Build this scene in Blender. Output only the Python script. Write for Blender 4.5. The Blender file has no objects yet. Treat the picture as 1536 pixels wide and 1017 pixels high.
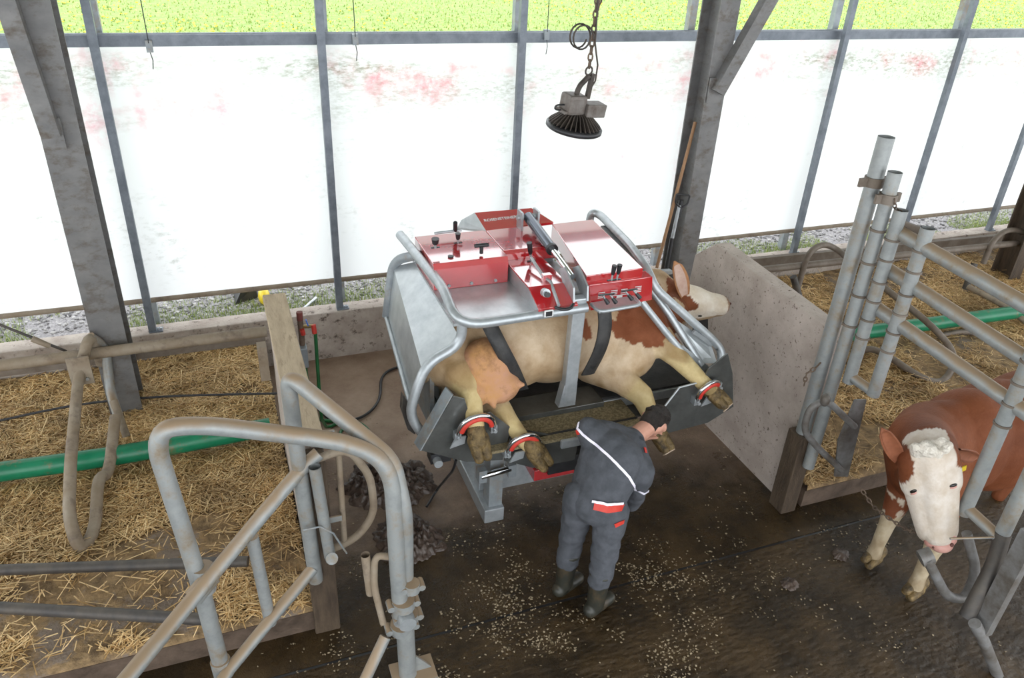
import bpy, bmesh, math, random
import numpy as np
from mathutils import Vector, Matrix, noise
from mathutils.bvhtree import BVHTree

random.seed(7)
rng = np.random.default_rng(7)
scene = bpy.context.scene
col = scene.collection

# ------------------------------------------------------------------ camera
# vanishing points of the uprights and of the long wall give rotation and lens
IMW, IMH, FOC, CAMH = 1536.0, 1017.0, 1165.0, 4.2
CX, CY = IMW / 2, IMH / 2
_n = Vector((657 - CX, 2572 - CY, FOC)).normalized()
_w = Vector((4100 - CX, 30 - CY, FOC))
_w = (_w - _n * _w.dot(_n)).normalized()
_u = -_n
_y = _u.cross(_w)
ROT = Matrix((_w, _y, _u))
CAM = Vector((0, 0, CAMH))
cd = bpy.data.cameras.new('camera')
cam = bpy.data.objects.new('camera', cd)
col.objects.link(cam)
cd.sensor_width = 36.0
cd.lens = FOC / IMW * 36.0
cd.clip_start = 0.05
cd.clip_end = 400
r0, r1, r2 = ROT.col[0], ROT.col[1], ROT.col[2]
cam.matrix_world = Matrix(((r0.x, -r1.x, -r2.x, CAM.x), (r0.y, -r1.y, -r2.y, CAM.y),
                           (r0.z, -r1.z, -r2.z, CAM.z), (0, 0, 0, 1)))
scene.camera = cam

# ------------------------------------------------------------------ light
world = bpy.data.worlds.new('overcast_sky')
scene.world = world
world.use_nodes = True
bg = world.node_tree.nodes['Background']
bg.inputs['Color'].default_value = (0.93, 0.97, 1.0, 1)
bg.inputs['Strength'].default_value = 1.7
sd = bpy.data.lights.new('sun', 'SUN')
sd.energy = 0.6
sd.angle = math.radians(20)
sd.color = (1, 0.97, 0.9)
sun = bpy.data.objects.new('sun', sd)
col.objects.link(sun)
sun.rotation_euler = (math.radians(38), math.radians(-12), 0)
scene.view_settings.view_transform = 'Standard'
scene.view_settings.look = 'None'
scene.view_settings.gamma = 1.0
scene.view_settings.use_curve_mapping = False
scene.view_settings.exposure = 0.95


def P(px, py, x=None, y=None, z=None):
    """point of the place seen at a photograph pixel, on the plane given"""
    d = ROT @ Vector((px - CX, py - CY, FOC))
    if x is not None:
        t = x / d.x
    elif y is not None:
        t = y / d.y
    else:
        t = (z - CAMH) / d.z
    return CAM + d * t


# ------------------------------------------------------------------ materials
def mat(name, base, rough=0.6, metal=0.0, c2=None, scale=8.0, bump=0.0, bscale=None, detail=6, spread=(0.35, 0.65),
        rough2=None, attr=False, spec=0.5, island=None, coat=0.0, dirt=None, dscale=3.0, damt=(0.5, 0.7), stretch=None):
    m = bpy.data.materials.new(name)
    m.use_nodes = True
    nt = m.node_tree
    N, L = nt.nodes, nt.links
    b = N['Principled BSDF']
    b.inputs['Roughness'].default_value = rough
    b.inputs['Metallic'].default_value = metal
    b.inputs['Specular IOR Level'].default_value = spec
    b.inputs['Coat Weight'].default_value = coat
    b.inputs['Coat Roughness'].default_value = 0.05
    b.inputs['Coat IOR'].default_value = 2.3
    tc = N.new('ShaderNodeTexCoord')
    geo = N.new('ShaderNodeNewGeometry')
    vec = geo.outputs['Position']
    if stretch:
        mp = N.new('ShaderNodeMapping')
        mp.inputs['Scale'].default_value = stretch
        L.new(vec, mp.inputs['Vector'])
        vec = mp.outputs['Vector']
    nz = N.new('ShaderNodeTexNoise')
    nz.inputs['Scale'].default_value = scale
    nz.inputs['Detail'].default_value = detail
    nz.inputs['Roughness'].default_value = 0.65
    L.new(vec, nz.inputs['Vector'])
    if attr:
        at = N.new('ShaderNodeAttribute')
        at.attribute_name = 'Col'
        src = at.outputs['Color']
        mx = N.new('ShaderNodeMix')
        mx.data_type = 'RGBA'
        mx.blend_type = 'MULTIPLY'
        mx.inputs[0].default_value = 1.0
        rp = N.new('ShaderNodeValToRGB')
        rp.color_ramp.elements[0].position, rp.color_ramp.elements[1].position = spread
        rp.color_ramp.elements[0].color = (*(c2 or (0.75, 0.72, 0.68)), 1)
        rp.color_ramp.elements[1].color = (1, 1, 1, 1)
        L.new(nz.outputs['Fac'], rp.inputs['Fac'])
        L.new(src, mx.inputs[6])
        L.new(rp.outputs['Color'], mx.inputs[7])
        cur = mx.outputs[2]
    else:
        rp = N.new('ShaderNodeValToRGB')
        rp.color_ramp.elements[0].position, rp.color_ramp.elements[1].position = spread
        rp.color_ramp.elements[0].color = (*base, 1)
        rp.color_ramp.elements[1].color = (*(c2 or base), 1)
        fac = nz.outputs['Fac']
        if island:
            fac = geo.outputs['Random Per Island']
        L.new(fac, rp.inputs['Fac'])
        cur = rp.outputs['Color']
    if dirt:
        n2 = N.new('ShaderNodeTexNoise')
        n2.inputs['Scale'].default_value = dscale
        n2.inputs['Detail'].default_value = 8
        n2.inputs['Roughness'].default_value = 0.7
        L.new(vec, n2.inputs['Vector'])
        r2_ = N.new('ShaderNodeValToRGB')
        r2_.color_ramp.elements[0].position, r2_.color_ramp.elements[1].position = damt
        L.new(n2.outputs['Fac'], r2_.inputs['Fac'])
        m2 = N.new('ShaderNodeMix')
        m2.data_type = 'RGBA'
        L.new(r2_.outputs['Color'], m2.inputs[0])
        L.new(cur, m2.inputs[6])
        m2.inputs[7].default_value = (*dirt, 1)
        cur = m2.outputs[2]
        if rough2 is not None:
            mr = N.new('ShaderNodeMapRange')
            mr.inputs['To Min'].default_value = rough
            mr.inputs['To Max'].default_value = rough2
            L.new(r2_.outputs['Color'], mr.inputs['Value'])
            L.new(mr.outputs['Result'], b.inputs['Roughness'])
        if metal > 0:
            mr = N.new('ShaderNodeMapRange')
            mr.inputs['To Min'].default_value = metal
            mr.inputs['To Max'].default_value = 0
            L.new(r2_.outputs['Color'], mr.inputs['Value'])
            L.new(mr.outputs['Result'], b.inputs['Metallic'])
    L.new(cur, b.inputs['Base Color'])
    if bump:
        nb = N.new('ShaderNodeTexNoise')
        nb.inputs['Scale'].default_value = bscale or scale * 3
        nb.inputs['Detail'].default_value = 6
        L.new(vec, nb.inputs['Vector'])
        bp = N.new('ShaderNodeBump')
        bp.inputs['Strength'].default_value = bump
        bp.inputs['Distance'].default_value = 0.02
        L.new(nb.outputs['Fac'], bp.inputs['Height'])
        L.new(bp.outputs['Normal'], b.inputs['Normal'])
    return m


M = {}
M['galv'] = mat('galvanised', (0.36, 0.39, 0.41), 0.38, 0.55, (0.52, 0.55, 0.57), 14, spread=(0.3, 0.7))
M['galv_plate'] = mat('galvanised_plate', (0.40, 0.43, 0.45), 0.34, 0.6, (0.56, 0.59, 0.60), 9, spread=(0.3, 0.7))
M['galv_dull'] = mat('galvanised_dull', (0.24, 0.27, 0.29), 0.5, 0.4, (0.36, 0.39, 0.41), 10, spread=(0.3, 0.7),
                     dirt=(0.28, 0.22, 0.15), dscale=6, damt=(0.5, 0.68))
def dusty(m, dust, lo=0.25, hi=0.8):
    nt = m.node_tree
    N, L = nt.nodes, nt.links
    b = N['Principled BSDF']
    geo = N.new('ShaderNodeNewGeometry')
    sp = N.new('ShaderNodeSeparateXYZ')
    L.new(geo.outputs['Normal'], sp.inputs[0])
    n = N.new('ShaderNodeTexNoise')
    n.inputs['Scale'].default_value = 7
    n.inputs['Detail'].default_value = 8
    L.new(geo.outputs['Position'], n.inputs['Vector'])
    ad = N.new('ShaderNodeMath')
    ad.operation = 'MULTIPLY_ADD'
    L.new(n.outputs['Fac'], ad.inputs[0])
    ad.inputs[1].default_value = 0.8
    L.new(sp.outputs['Z'], ad.inputs[2])
    mr = N.new('ShaderNodeMapRange')
    mr.inputs['From Min'].default_value = lo + 0.4
    mr.inputs['From Max'].default_value = hi + 0.4
    L.new(ad.outputs[0], mr.inputs['Value'])
    mx = N.new('ShaderNodeMix')
    mx.data_type = 'RGBA'
    src = b.inputs['Base Color'].links[0].from_socket
    L.new(mr.outputs['Result'], mx.inputs[0])
    L.new(src, mx.inputs[6])
    mx.inputs[7].default_value = (*dust, 1)
    L.new(mx.outputs[2], b.inputs['Base Color'])
    m2 = N.new('ShaderNodeMapRange')
    m2.inputs['To Min'].default_value = 0.35
    m2.inputs['To Max'].default_value = 0.0
    L.new(mr.outputs['Result'], m2.inputs['Value'])
    L.new(m2.outputs['Result'], b.inputs['Metallic'])
    return m


M['galv_dirty'] = dusty(mat('galvanised_dirty', (0.25, 0.265, 0.265), 0.5, 0.0, (0.37, 0.385, 0.38), 12, spread=(0.3, 0.7),
                            dirt=(0.25, 0.20, 0.14), dscale=6, damt=(0.50, 0.68)), (0.28, 0.20, 0.125))
M['tube_mid'] = mat('tube_mid', (0.12, 0.09, 0.065), 0.6, 0.1, (0.20, 0.165, 0.135), 6)
M['tube_dirty'] = mat('tube_dirty', (0.21, 0.155, 0.10), 0.7, 0.0, (0.30, 0.25, 0.19), 6, spread=(0.3, 0.7),
                      dirt=(0.14, 0.10, 0.075), dscale=7, damt=(0.52, 0.7))
M['tube_worn'] = mat('tube_worn', (0.10, 0.085, 0.07), 0.5, 0.2, (0.22, 0.22, 0.22), 7)
M['tube_dark'] = mat('tube_dark', (0.055, 0.05, 0.048), 0.55, 0.2, (0.10, 0.085, 0.07), 8)
M['steel_dark'] = mat('steel_plate_dark', (0.10, 0.105, 0.10), 0.26, 0.6, (0.19, 0.195, 0.19), 6, spread=(0.3, 0.75))
M['column'] = mat('column_steel', (0.135, 0.133, 0.135), 0.55, 0.2, (0.21, 0.205, 0.20), 5, spread=(0.3, 0.7),
                  dirt=(0.10, 0.08, 0.062), dscale=7, damt=(0.5, 0.68), stretch=(1, 1, 1.6))
M['post'] = mat('post_steel', (0.14, 0.16, 0.19), 0.45, 0.3, (0.22, 0.245, 0.28), 8)
M['red'] = mat('red_paint', (0.50, 0.015, 0.02), 0.16, 0.0, (0.56, 0.02, 0.025), 4, coat=1.0, spec=0.8)
M['red_pad'] = mat('red_pad', (0.55, 0.03, 0.02), 0.5, 0.0, (0.62, 0.06, 0.04), 12)
M['black'] = mat('black_plastic', (0.012, 0.012, 0.014), 0.4, 0.0, (0.03, 0.03, 0.033), 10)
M['rubber'] = mat('black_rubber', (0.014, 0.014, 0.015), 0.55, 0.0, (0.04, 0.038, 0.036), 9, bump=0.2, bscale=80)
M['chrome'] = mat('chrome', (0.75, 0.76, 0.78), 0.08, 1.0)
M['barrel'] = mat('cylinder_barrel', (0.10, 0.11, 0.13), 0.18, 0.8)
M['white'] = mat('white_print', (0.8, 0.8, 0.8), 0.5)
M['grit'] = mat('gritty_mat', (0.14, 0.11, 0.055), 0.75, 0, (0.38, 0.31, 0.18), 60, bump=0.5, bscale=140, spread=(0.4, 0.7))
M['concrete'] = mat('concrete', (0.36, 0.30, 0.26), 0.8, 0, (0.50, 0.43, 0.38), 3, bump=0.25, bscale=40,
                    dirt=(0.10, 0.07, 0.05), dscale=30, damt=(0.59, 0.66))
M['curb'] = mat('curb_concrete', (0.32, 0.265, 0.225), 0.85, 0, (0.46, 0.40, 0.35), 5, bump=0.3, bscale=40,
                dirt=(0.09, 0.065, 0.05), dscale=14, damt=(0.55, 0.68))
M['wood_cap'] = mat('weathered_plank', (0.40, 0.31, 0.21), 0.85, 0, (0.54, 0.43, 0.30), 5, bump=0.4, bscale=30,
                    dirt=(0.22, 0.16, 0.1), dscale=9, damt=(0.55, 0.72), stretch=(4, 0.6, 4))
M['wood_dark'] = mat('wet_wood', (0.045, 0.03, 0.02), 0.6, 0, (0.10, 0.07, 0.045), 7, bump=0.4, bscale=30, stretch=(3, 3, 0.6))
M['broom'] = mat('broom_wood', (0.28, 0.15, 0.07), 0.6, 0, (0.36, 0.2, 0.1), 8, stretch=(3, 3, .4))
M['green'] = mat('green_pipe', (0.003, 0.14, 0.065), 0.35, 0, (0.008, 0.20, 0.095), 4, dirt=(0.16, 0.13, 0.06), dscale=7, damt=(0.56, 0.7))
M['green_hose'] = mat('green_hose', (0.01, 0.10, 0.025), 0.4, 0, (0.02, 0.16, 0.05), 9)
M['straw'] = mat('straw_stalks', (0.45, 0.26, 0.08), 0.6, 0, (0.98, 0.74, 0.40), 5, island=True, spread=(0.0, 1.0))
def damp(m, lo=0.5):
    nt = m.node_tree
    N, L = nt.nodes, nt.links
    b = N['Principled BSDF']
    geo = N.new('ShaderNodeNewGeometry')
    n = N.new('ShaderNodeTexNoise')
    n.inputs['Scale'].default_value = 1.7
    n.inputs['Detail'].default_value = 7
    n.inputs['Roughness'].default_value = 0.65
    L.new(geo.outputs['Position'], n.inputs['Vector'])
    r = N.new('ShaderNodeValToRGB')
    r.color_ramp.elements[0].position, r.color_ramp.elements[1].position = 0.36, 0.58
    r.color_ramp.elements[0].color = (lo, lo * .92, lo * .82, 1)
    r.color_ramp.elements[1].color = (1, 1, 1, 1)
    L.new(n.outputs['Fac'], r.inputs['Fac'])
    mx = N.new('ShaderNodeMix')
    mx.data_type = 'RGBA'
    mx.blend_type = 'MULTIPLY'
    mx.inputs[0].default_value = 1.0
    L.new(b.inputs['Base Color'].links[0].from_socket, mx.inputs[6])
    L.new(r.outputs['Color'], mx.inputs[7])
    L.new(mx.outputs[2], b.inputs['Base Color'])
    return m


damp(M['straw'])
M['straw_bed'] = mat('straw_bed', (0.11, 0.07, 0.035), 0.9, 0, (0.34, 0.225, 0.11), 9, bump=0.8, bscale=45, spread=(0.35, 0.62),
                     dirt=(0.20, 0.155, 0.12), dscale=1.6, damt=(0.55, 0.60))
M['manure'] = mat('manure', (0.045, 0.029, 0.021), 0.34, 0, (0.085, 0.058, 0.044), 14, bump=0.6, bscale=30)
M['debris'] = mat('debris_bits', (0.10, 0.07, 0.03), 0.7, 0, (0.42, 0.34, 0.23), 5, island=True, spread=(0, 1))
M['gravel'] = mat('gravel', (0.15, 0.14, 0.15), 0.8, 0, (0.42, 0.40, 0.40), 40, bump=0.6, bscale=60)
M['pebble'] = mat('pebbles', (0.11, 0.105, 0.11), 0.75, 0, (0.50, 0.48, 0.47), 5, island=True, spread=(0, 1))
M['grass_blade'] = mat('grass_blades', (0.16, 0.26, 0.05), 0.6, 0, (0.44, 0.48, 0.16), 5, island=True, spread=(0, 1))
M['dandelion'] = mat('dandelion', (0.75, 0.55, 0.02), 0.7, 0, (0.85, 0.68, 0.08), 5)
M['yellow'] = mat('yellow_plastic', (0.75, 0.55, 0.02), 0.45)
M['skin'] = mat('skin', (0.55, 0.27, 0.19), 0.5, 0, (0.62, 0.33, 0.24), 12)
M['hair'] = mat('hair', (0.012, 0.009, 0.008), 0.5, 0, (0.05, 0.038, 0.032), 40, bump=1.0, bscale=220)
M['cloth'] = mat('work_cloth', (0.055, 0.06, 0.07), 0.85, 0, (0.085, 0.09, 0.105), 14, bump=0.5, bscale=14)
M['cloth_dark'] = mat('work_cloth_dark', (0.03, 0.033, 0.04), 0.85, 0, (0.045, 0.05, 0.06), 14)
M['boot'] = mat('rubber_boot', (0.018, 0.019, 0.015), 0.42, 0, (0.035, 0.034, 0.025), 8, dirt=(0.09, 0.06, 0.03), dscale=10, damt=(0.5, 0.75))
M['stripe'] = mat('reflective_tape', (0.92, 0.88, 1.0), 0.35)
M['fur'] = mat('cow_coat', (1, 1, 1), 0.72, 0, (0.80, 0.74, 0.66), 9, attr=True, bump=0.25, bscale=60, spec=0.25)
M['forelock'] = mat('white_curls', (0.62, 0.56, 0.48), 0.9, 0, (0.75, 0.70, 0.62), 30, bump=1, bscale=60)
M['udder'] = mat('udder_skin', (0.52, 0.27, 0.10), 0.7, 0, (0.50, 0.27, 0.19), 4, dirt=(.22, .11, .05), dscale=7, damt=(.5, .72), spec=.25, bump=0.2, bscale=60)
M['horn'] = mat('hoof_horn', (0.045, 0.028, 0.010), 0.6, 0, (0.24, 0.16, 0.06), 16, bump=0.6, bscale=60)
M['horn_cut'] = mat('trimmed_sole', (0.45, 0.33, 0.24), 0.6, 0, (0.58, 0.46, 0.36), 12)
M['muzzle'] = mat('muzzle_skin', (0.50, 0.24, 0.20), 0.45, 0, (0.60, 0.33, 0.28), 14)
M['nostril'] = mat('nostril', (0.12, 0.04, 0.03), 0.5)
M['eye'] = mat('eye', (0.01, 0.008, 0.006), 0.1)
M['rust'] = mat('rusty_chain', (0.10, 0.07, 0.05), 0.65, 0.3, (0.20, 0.14, 0.10), 14)
M['lamp'] = mat('lamp_housing', (0.035, 0.028, 0.024), 0.6, 0.2, (0.10, 0.08, 0.065), 12, spread=(0.3, 0.7))
M['lamp_grey'] = mat('lamp_driver', (0.10, 0.075, 0.06), 0.55, 0.2, (0.20, 0.18, 0.165), 14)
M['glass'] = mat('lamp_glass', (0.25, 0.26, 0.27), 0.2)
M['brass'] = mat('brass', (0.45, 0.33, 0.14), 0.35, 0.8)
M['rust_red'] = mat('rust_red', (0.12, 0.03, 0.025), 0.6, 0, (0.2, 0.05, 0.04), 14)
M['blue'] = mat('blue_plastic', (0.05, 0.16, 0.6), 0.4)
M['roof'] = mat('shading_roof_panel', (0.45, 0.45, 0.44), 0.8)


def floor_mat(name, groove):
    """barn floor: dry brown concrete by the curb, soaked dark with slurry towards the alley"""
    m = mat(name, (0.235, 0.155, 0.108), 0.65, 0, (0.40, 0.29, 0.215), 2.4, detail=10, spread=(0.35, 0.68))
    nt = m.node_tree
    N, L = nt.nodes, nt.links
    b = N['Principled BSDF']
    geo = N.new('ShaderNodeNewGeometry')
    sp = N.new('ShaderNodeSeparateXYZ')
    L.new(geo.outputs['Position'], sp.inputs[0])

    def noise_(sc, dt):
        n = N.new('ShaderNodeTexNoise')
        n.inputs['Scale'].default_value = sc
        n.inputs['Detail'].default_value = dt
        n.inputs['Roughness'].default_value = 0.68
        L.new(geo.outputs['Position'], n.inputs['Vector'])
        return n.outputs['Fac']

    def math_(op, a, b_):
        q = N.new('ShaderNodeMath')
        q.operation = op
        for i_, v in ((0, a), (1, b_)):
            if isinstance(v, (int, float)):
                q.inputs[i_].default_value = v
            else:
                L.new(v, q.inputs[i_])
        return q.outputs[0]

    def rng_(v, a, b_, c=0.0, d=1.0):
        r = N.new('ShaderNodeMapRange')
        for k, x in zip(('From Min', 'From Max', 'To Min', 'To Max'), (a, b_, c, d)):
            r.inputs[k].default_value = x
        L.new(v, r.inputs['Value'])
        return r.outputs['Result']
    wet = rng_(math_('ADD', sp.outputs['Y'], math_('MULTIPLY', noise_(1.1, 8), -3.2)), 3.9, 2.4)
    stain = rng_(noise_(2.0, 10), 0.42, 0.62)
    mx = N.new('ShaderNodeMix')
    mx.data_type = 'RGBA'
    L.new(stain, mx.inputs[0])
    mx.inputs[6].default_value = (0.020, 0.0115, 0.0035, 1)
    mx.inputs[7].default_value = (0.060, 0.036, 0.014, 1)
    b.inputs['Specular IOR Level'].default_value = 0.3
    m2 = N.new('ShaderNodeMix')
    m2.data_type = 'RGBA'
    L.new(wet, m2.inputs[0])
    L.new(b.inputs['Base Color'].links[0].from_socket, m2.inputs[6])
    L.new(mx.outputs[2], m2.inputs[7])
    L.new(m2.outputs[2], b.inputs['Base Color'])
    gloss = math_('MULTIPLY', wet, rng_(noise_(3.0, 6), 0.38, 0.6))
    L.new(rng_(gloss, 0, 1, 0.55, 0.15), b.inputs['Roughness'])
    h = noise_(42, 9)
    if groove:
        mp = N.new('ShaderNodeMapping')
        mp.inputs['Scale'].default_value = (0.55, 1.3, 1)
        mp.inputs['Rotation'].default_value = (0, 0, 0.35)
        L.new(geo.outputs['Position'], mp.inputs['Vector'])
        vr = N.new('ShaderNodeTexVoronoi')
        vr.feature = 'SMOOTH_F1'
        vr.inputs['Scale'].default_value = 26
        L.new(mp.outputs['Vector'], vr.inputs['Vector'])
        h = math_('ADD', math_('MULTIPLY', h, 0.8), vr.outputs['Distance'])
    bp = N.new('ShaderNodeBump')
    bp.inputs['Strength'].default_value = 0.8 if groove else 0.5
    bp.inputs['Distance'].default_value = 0.018
    L.new(h, bp.inputs['Height'])
    L.new(bp.outputs['Normal'], b.inputs['Normal'])
    return m


M['alley'] = floor_mat('wet_alley_floor', True)
M['bayfloor'] = floor_mat('bay_floor', False)


def curtain_mat():
    m = bpy.data.materials.new('curtain_fabric')
    m.use_nodes = True
    nt = m.node_tree
    N, L = nt.nodes, nt.links
    N.remove(N['Principled BSDF'])
    geo = N.new('ShaderNodeNewGeometry')
    sep = N.new('ShaderNodeSeparateXYZ')
    L.new(geo.outputs['Position'], sep.inputs[0])

    def noise_(sc, dt, st):
        mp = N.new('ShaderNodeMapping')
        mp.inputs['Scale'].default_value = st
        L.new(geo.outputs['Position'], mp.inputs['Vector'])
        n = N.new('ShaderNodeTexNoise')
        n.inputs['Scale'].default_value = sc
        n.inputs['Detail'].default_value = dt
        n.inputs['Roughness'].default_value = 0.7
        L.new(mp.outputs['Vector'], n.inputs['Vector'])
        return n.outputs['Fac']

    def ramp(f, a, b_):
        r = N.new('ShaderNodeMapRange')
        r.inputs['From Min'].default_value = a
        r.inputs['From Max'].default_value = b_
        r.clamp = True
        L.new(f, r.inputs['Value'])
        return r.outputs['Result']

    def mul(a, b_):
        q = N.new('ShaderNodeMath')
        q.operation = 'MULTIPLY'
        L.new(a, q.inputs[0])
        if isinstance(b_, float):
            q.inputs[1].default_value = b_
        else:
            L.new(b_, q.inputs[1])
        return q.outputs[0]
    band = mul(ramp(sep.outputs['Z'], 2.25, 2.75), ramp(sep.outputs['Z'], 3.02, 2.85))
    wide = ramp(sep.outputs['Z'], 1.3, 2.4)
    pink = mul(mul(ramp(noise_(1.1, 3, (1, 1, 1.6)), 0.5, 0.68), ramp(noise_(9, 6, (1, 1, 1)), 0.35, 0.7)), band)
    pink2 = mul(mul(ramp(noise_(0.9, 3, (1.6, 1, .5)), 0.60, 0.72), ramp(noise_(11, 6, (1, 1, 1)), 0.35, 0.7)), wide)
    grn = mul(mul(ramp(noise_(14, 8, (1, 1, 2.5)), 0.42, 0.7), ramp(noise_(1.0, 3, (0.5, 1, 2.5)), 0.36, 0.58)), band)
    grn2 = mul(mul(ramp(noise_(12, 8, (1, 1, 2)), 0.5, 0.75), ramp(noise_(1.6, 4, (1, 1, 1.0)), 0.50, 0.66)), 0.7)
    cur = None

    def mix(prev, fac, c):
        q = N.new('ShaderNodeMix')
        q.data_type = 'RGBA'
        L.new(fac, q.inputs[0])
        if prev is None:
            q.inputs[6].default_value = (0.86, 0.87, 0.88, 1)
        else:
            L.new(prev, q.inputs[6])
        q.inputs[7].default_value = (*c, 1)
        return q.outputs[2]
    cur = mix(None, grn, (0.20, 0.21, 0.12))
    cur = mix(cur, grn2, (0.26, 0.26, 0.21))
    cur = mix(cur, pink, (0.72, 0.10, 0.16))
    cur = mix(cur, mul(pink2, 0.8), (0.75, 0.16, 0.28))
    d = N.new('ShaderNodeBsdfDiffuse')
    t = N.new('ShaderNodeBsdfTranslucent')
    L.new(cur, d.inputs['Color'])
    L.new(cur, t.inputs['Color'])
    ms = N.new('ShaderNodeMixShader')
    ms.inputs[0].default_value = 0.55
    L.new(d.outputs[0], ms.inputs[1])
    L.new(t.outputs[0], ms.inputs[2])
    L.new(ms.outputs[0], N['Material Output'].inputs['Surface'])
    return m


M['curtain'] = curtain_mat()


def meadow_mat():
    m = mat('meadow', (0.15, 0.25, 0.05), 0.9, 0, (0.23, 0.33, 0.09), 2.6, detail=14, spread=(0.35, 0.65),
            dirt=(0.32, 0.40, 0.10), dscale=6.0, damt=(0.48, 0.72))
    return m


M['meadow'] = meadow_mat()
M['kerb_dirty'] = mat('kerb_dirty', (0.05, 0.033, 0.022), 0.6, 0, (0.13, 0.09, 0.065), 6, bump=0.4, bscale=30)


# ------------------------------------------------------------------ mesh helpers
def tag(o, label=None, cat=None, group=None, kind=None):
    if label:
        o['label'] = label
    if cat:
        o['category'] = cat
    if group:
        o['group'] = group
    if kind:
        o['kind'] = kind
    return o


def wloc(o):
    v = Vector((0, 0, 0))
    while o is not None:
        v += o.location
        o = o.parent
    return v


def thing(name, loc, label, cat, group=None, kind=None):
    o = bpy.data.objects.new(name, None)
    col.objects.link(o)
    o.location = loc
    o.empty_display_size = 0.1
    return tag(o, label, cat, group, kind)


def link_mesh(name, me, parent=None, matl=None):
    """world-space mesh -> object; origin at its own base or, for a part, at its parent"""
    n = len(me.vertices)
    co = np.empty(n * 3, dtype=np.float64)
    me.vertices.foreach_get('co', co)
    co = co.reshape(-1, 3)
    if parent is None:
        lo, hi = co.min(0), co.max(0)
        off = np.array([(lo[0] + hi[0]) / 2, (lo[1] + hi[1]) / 2, lo[2]])
    else:
        off = np.array(wloc(parent))
    me.vertices.foreach_set('co', (co - off).ravel())
    me.update()
    o = bpy.data.objects.new(name, me)
    col.objects.link(o)
    if parent is None:
        o.location = off
    else:
        o.parent = parent
    if matl is not None:
        me.materials.clear()
        me.materials.append(M[matl] if isinstance(matl, str) else matl)
    return o


def fillet(pts, rad, n=6):
    pts = [Vector(p) for p in pts]
    out = [pts[0]]
    for i in range(1, len(pts) - 1):
        a, b, c = pts[i - 1], pts[i], pts[i + 1]
        d1 = min(rad, (a - b).length * 0.49)
        d2 = min(rad, (c - b).length * 0.49)
        p = b + (a - b).normalized() * d1
        q = b + (c - b).normalized() * d2
        for k in range(n + 1):
            t = k / n
            out.append(p * (1 - t) ** 2 + b * 2 * t * (1 - t) + q * t * t)
    out.append(pts[-1])
    return out


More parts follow.
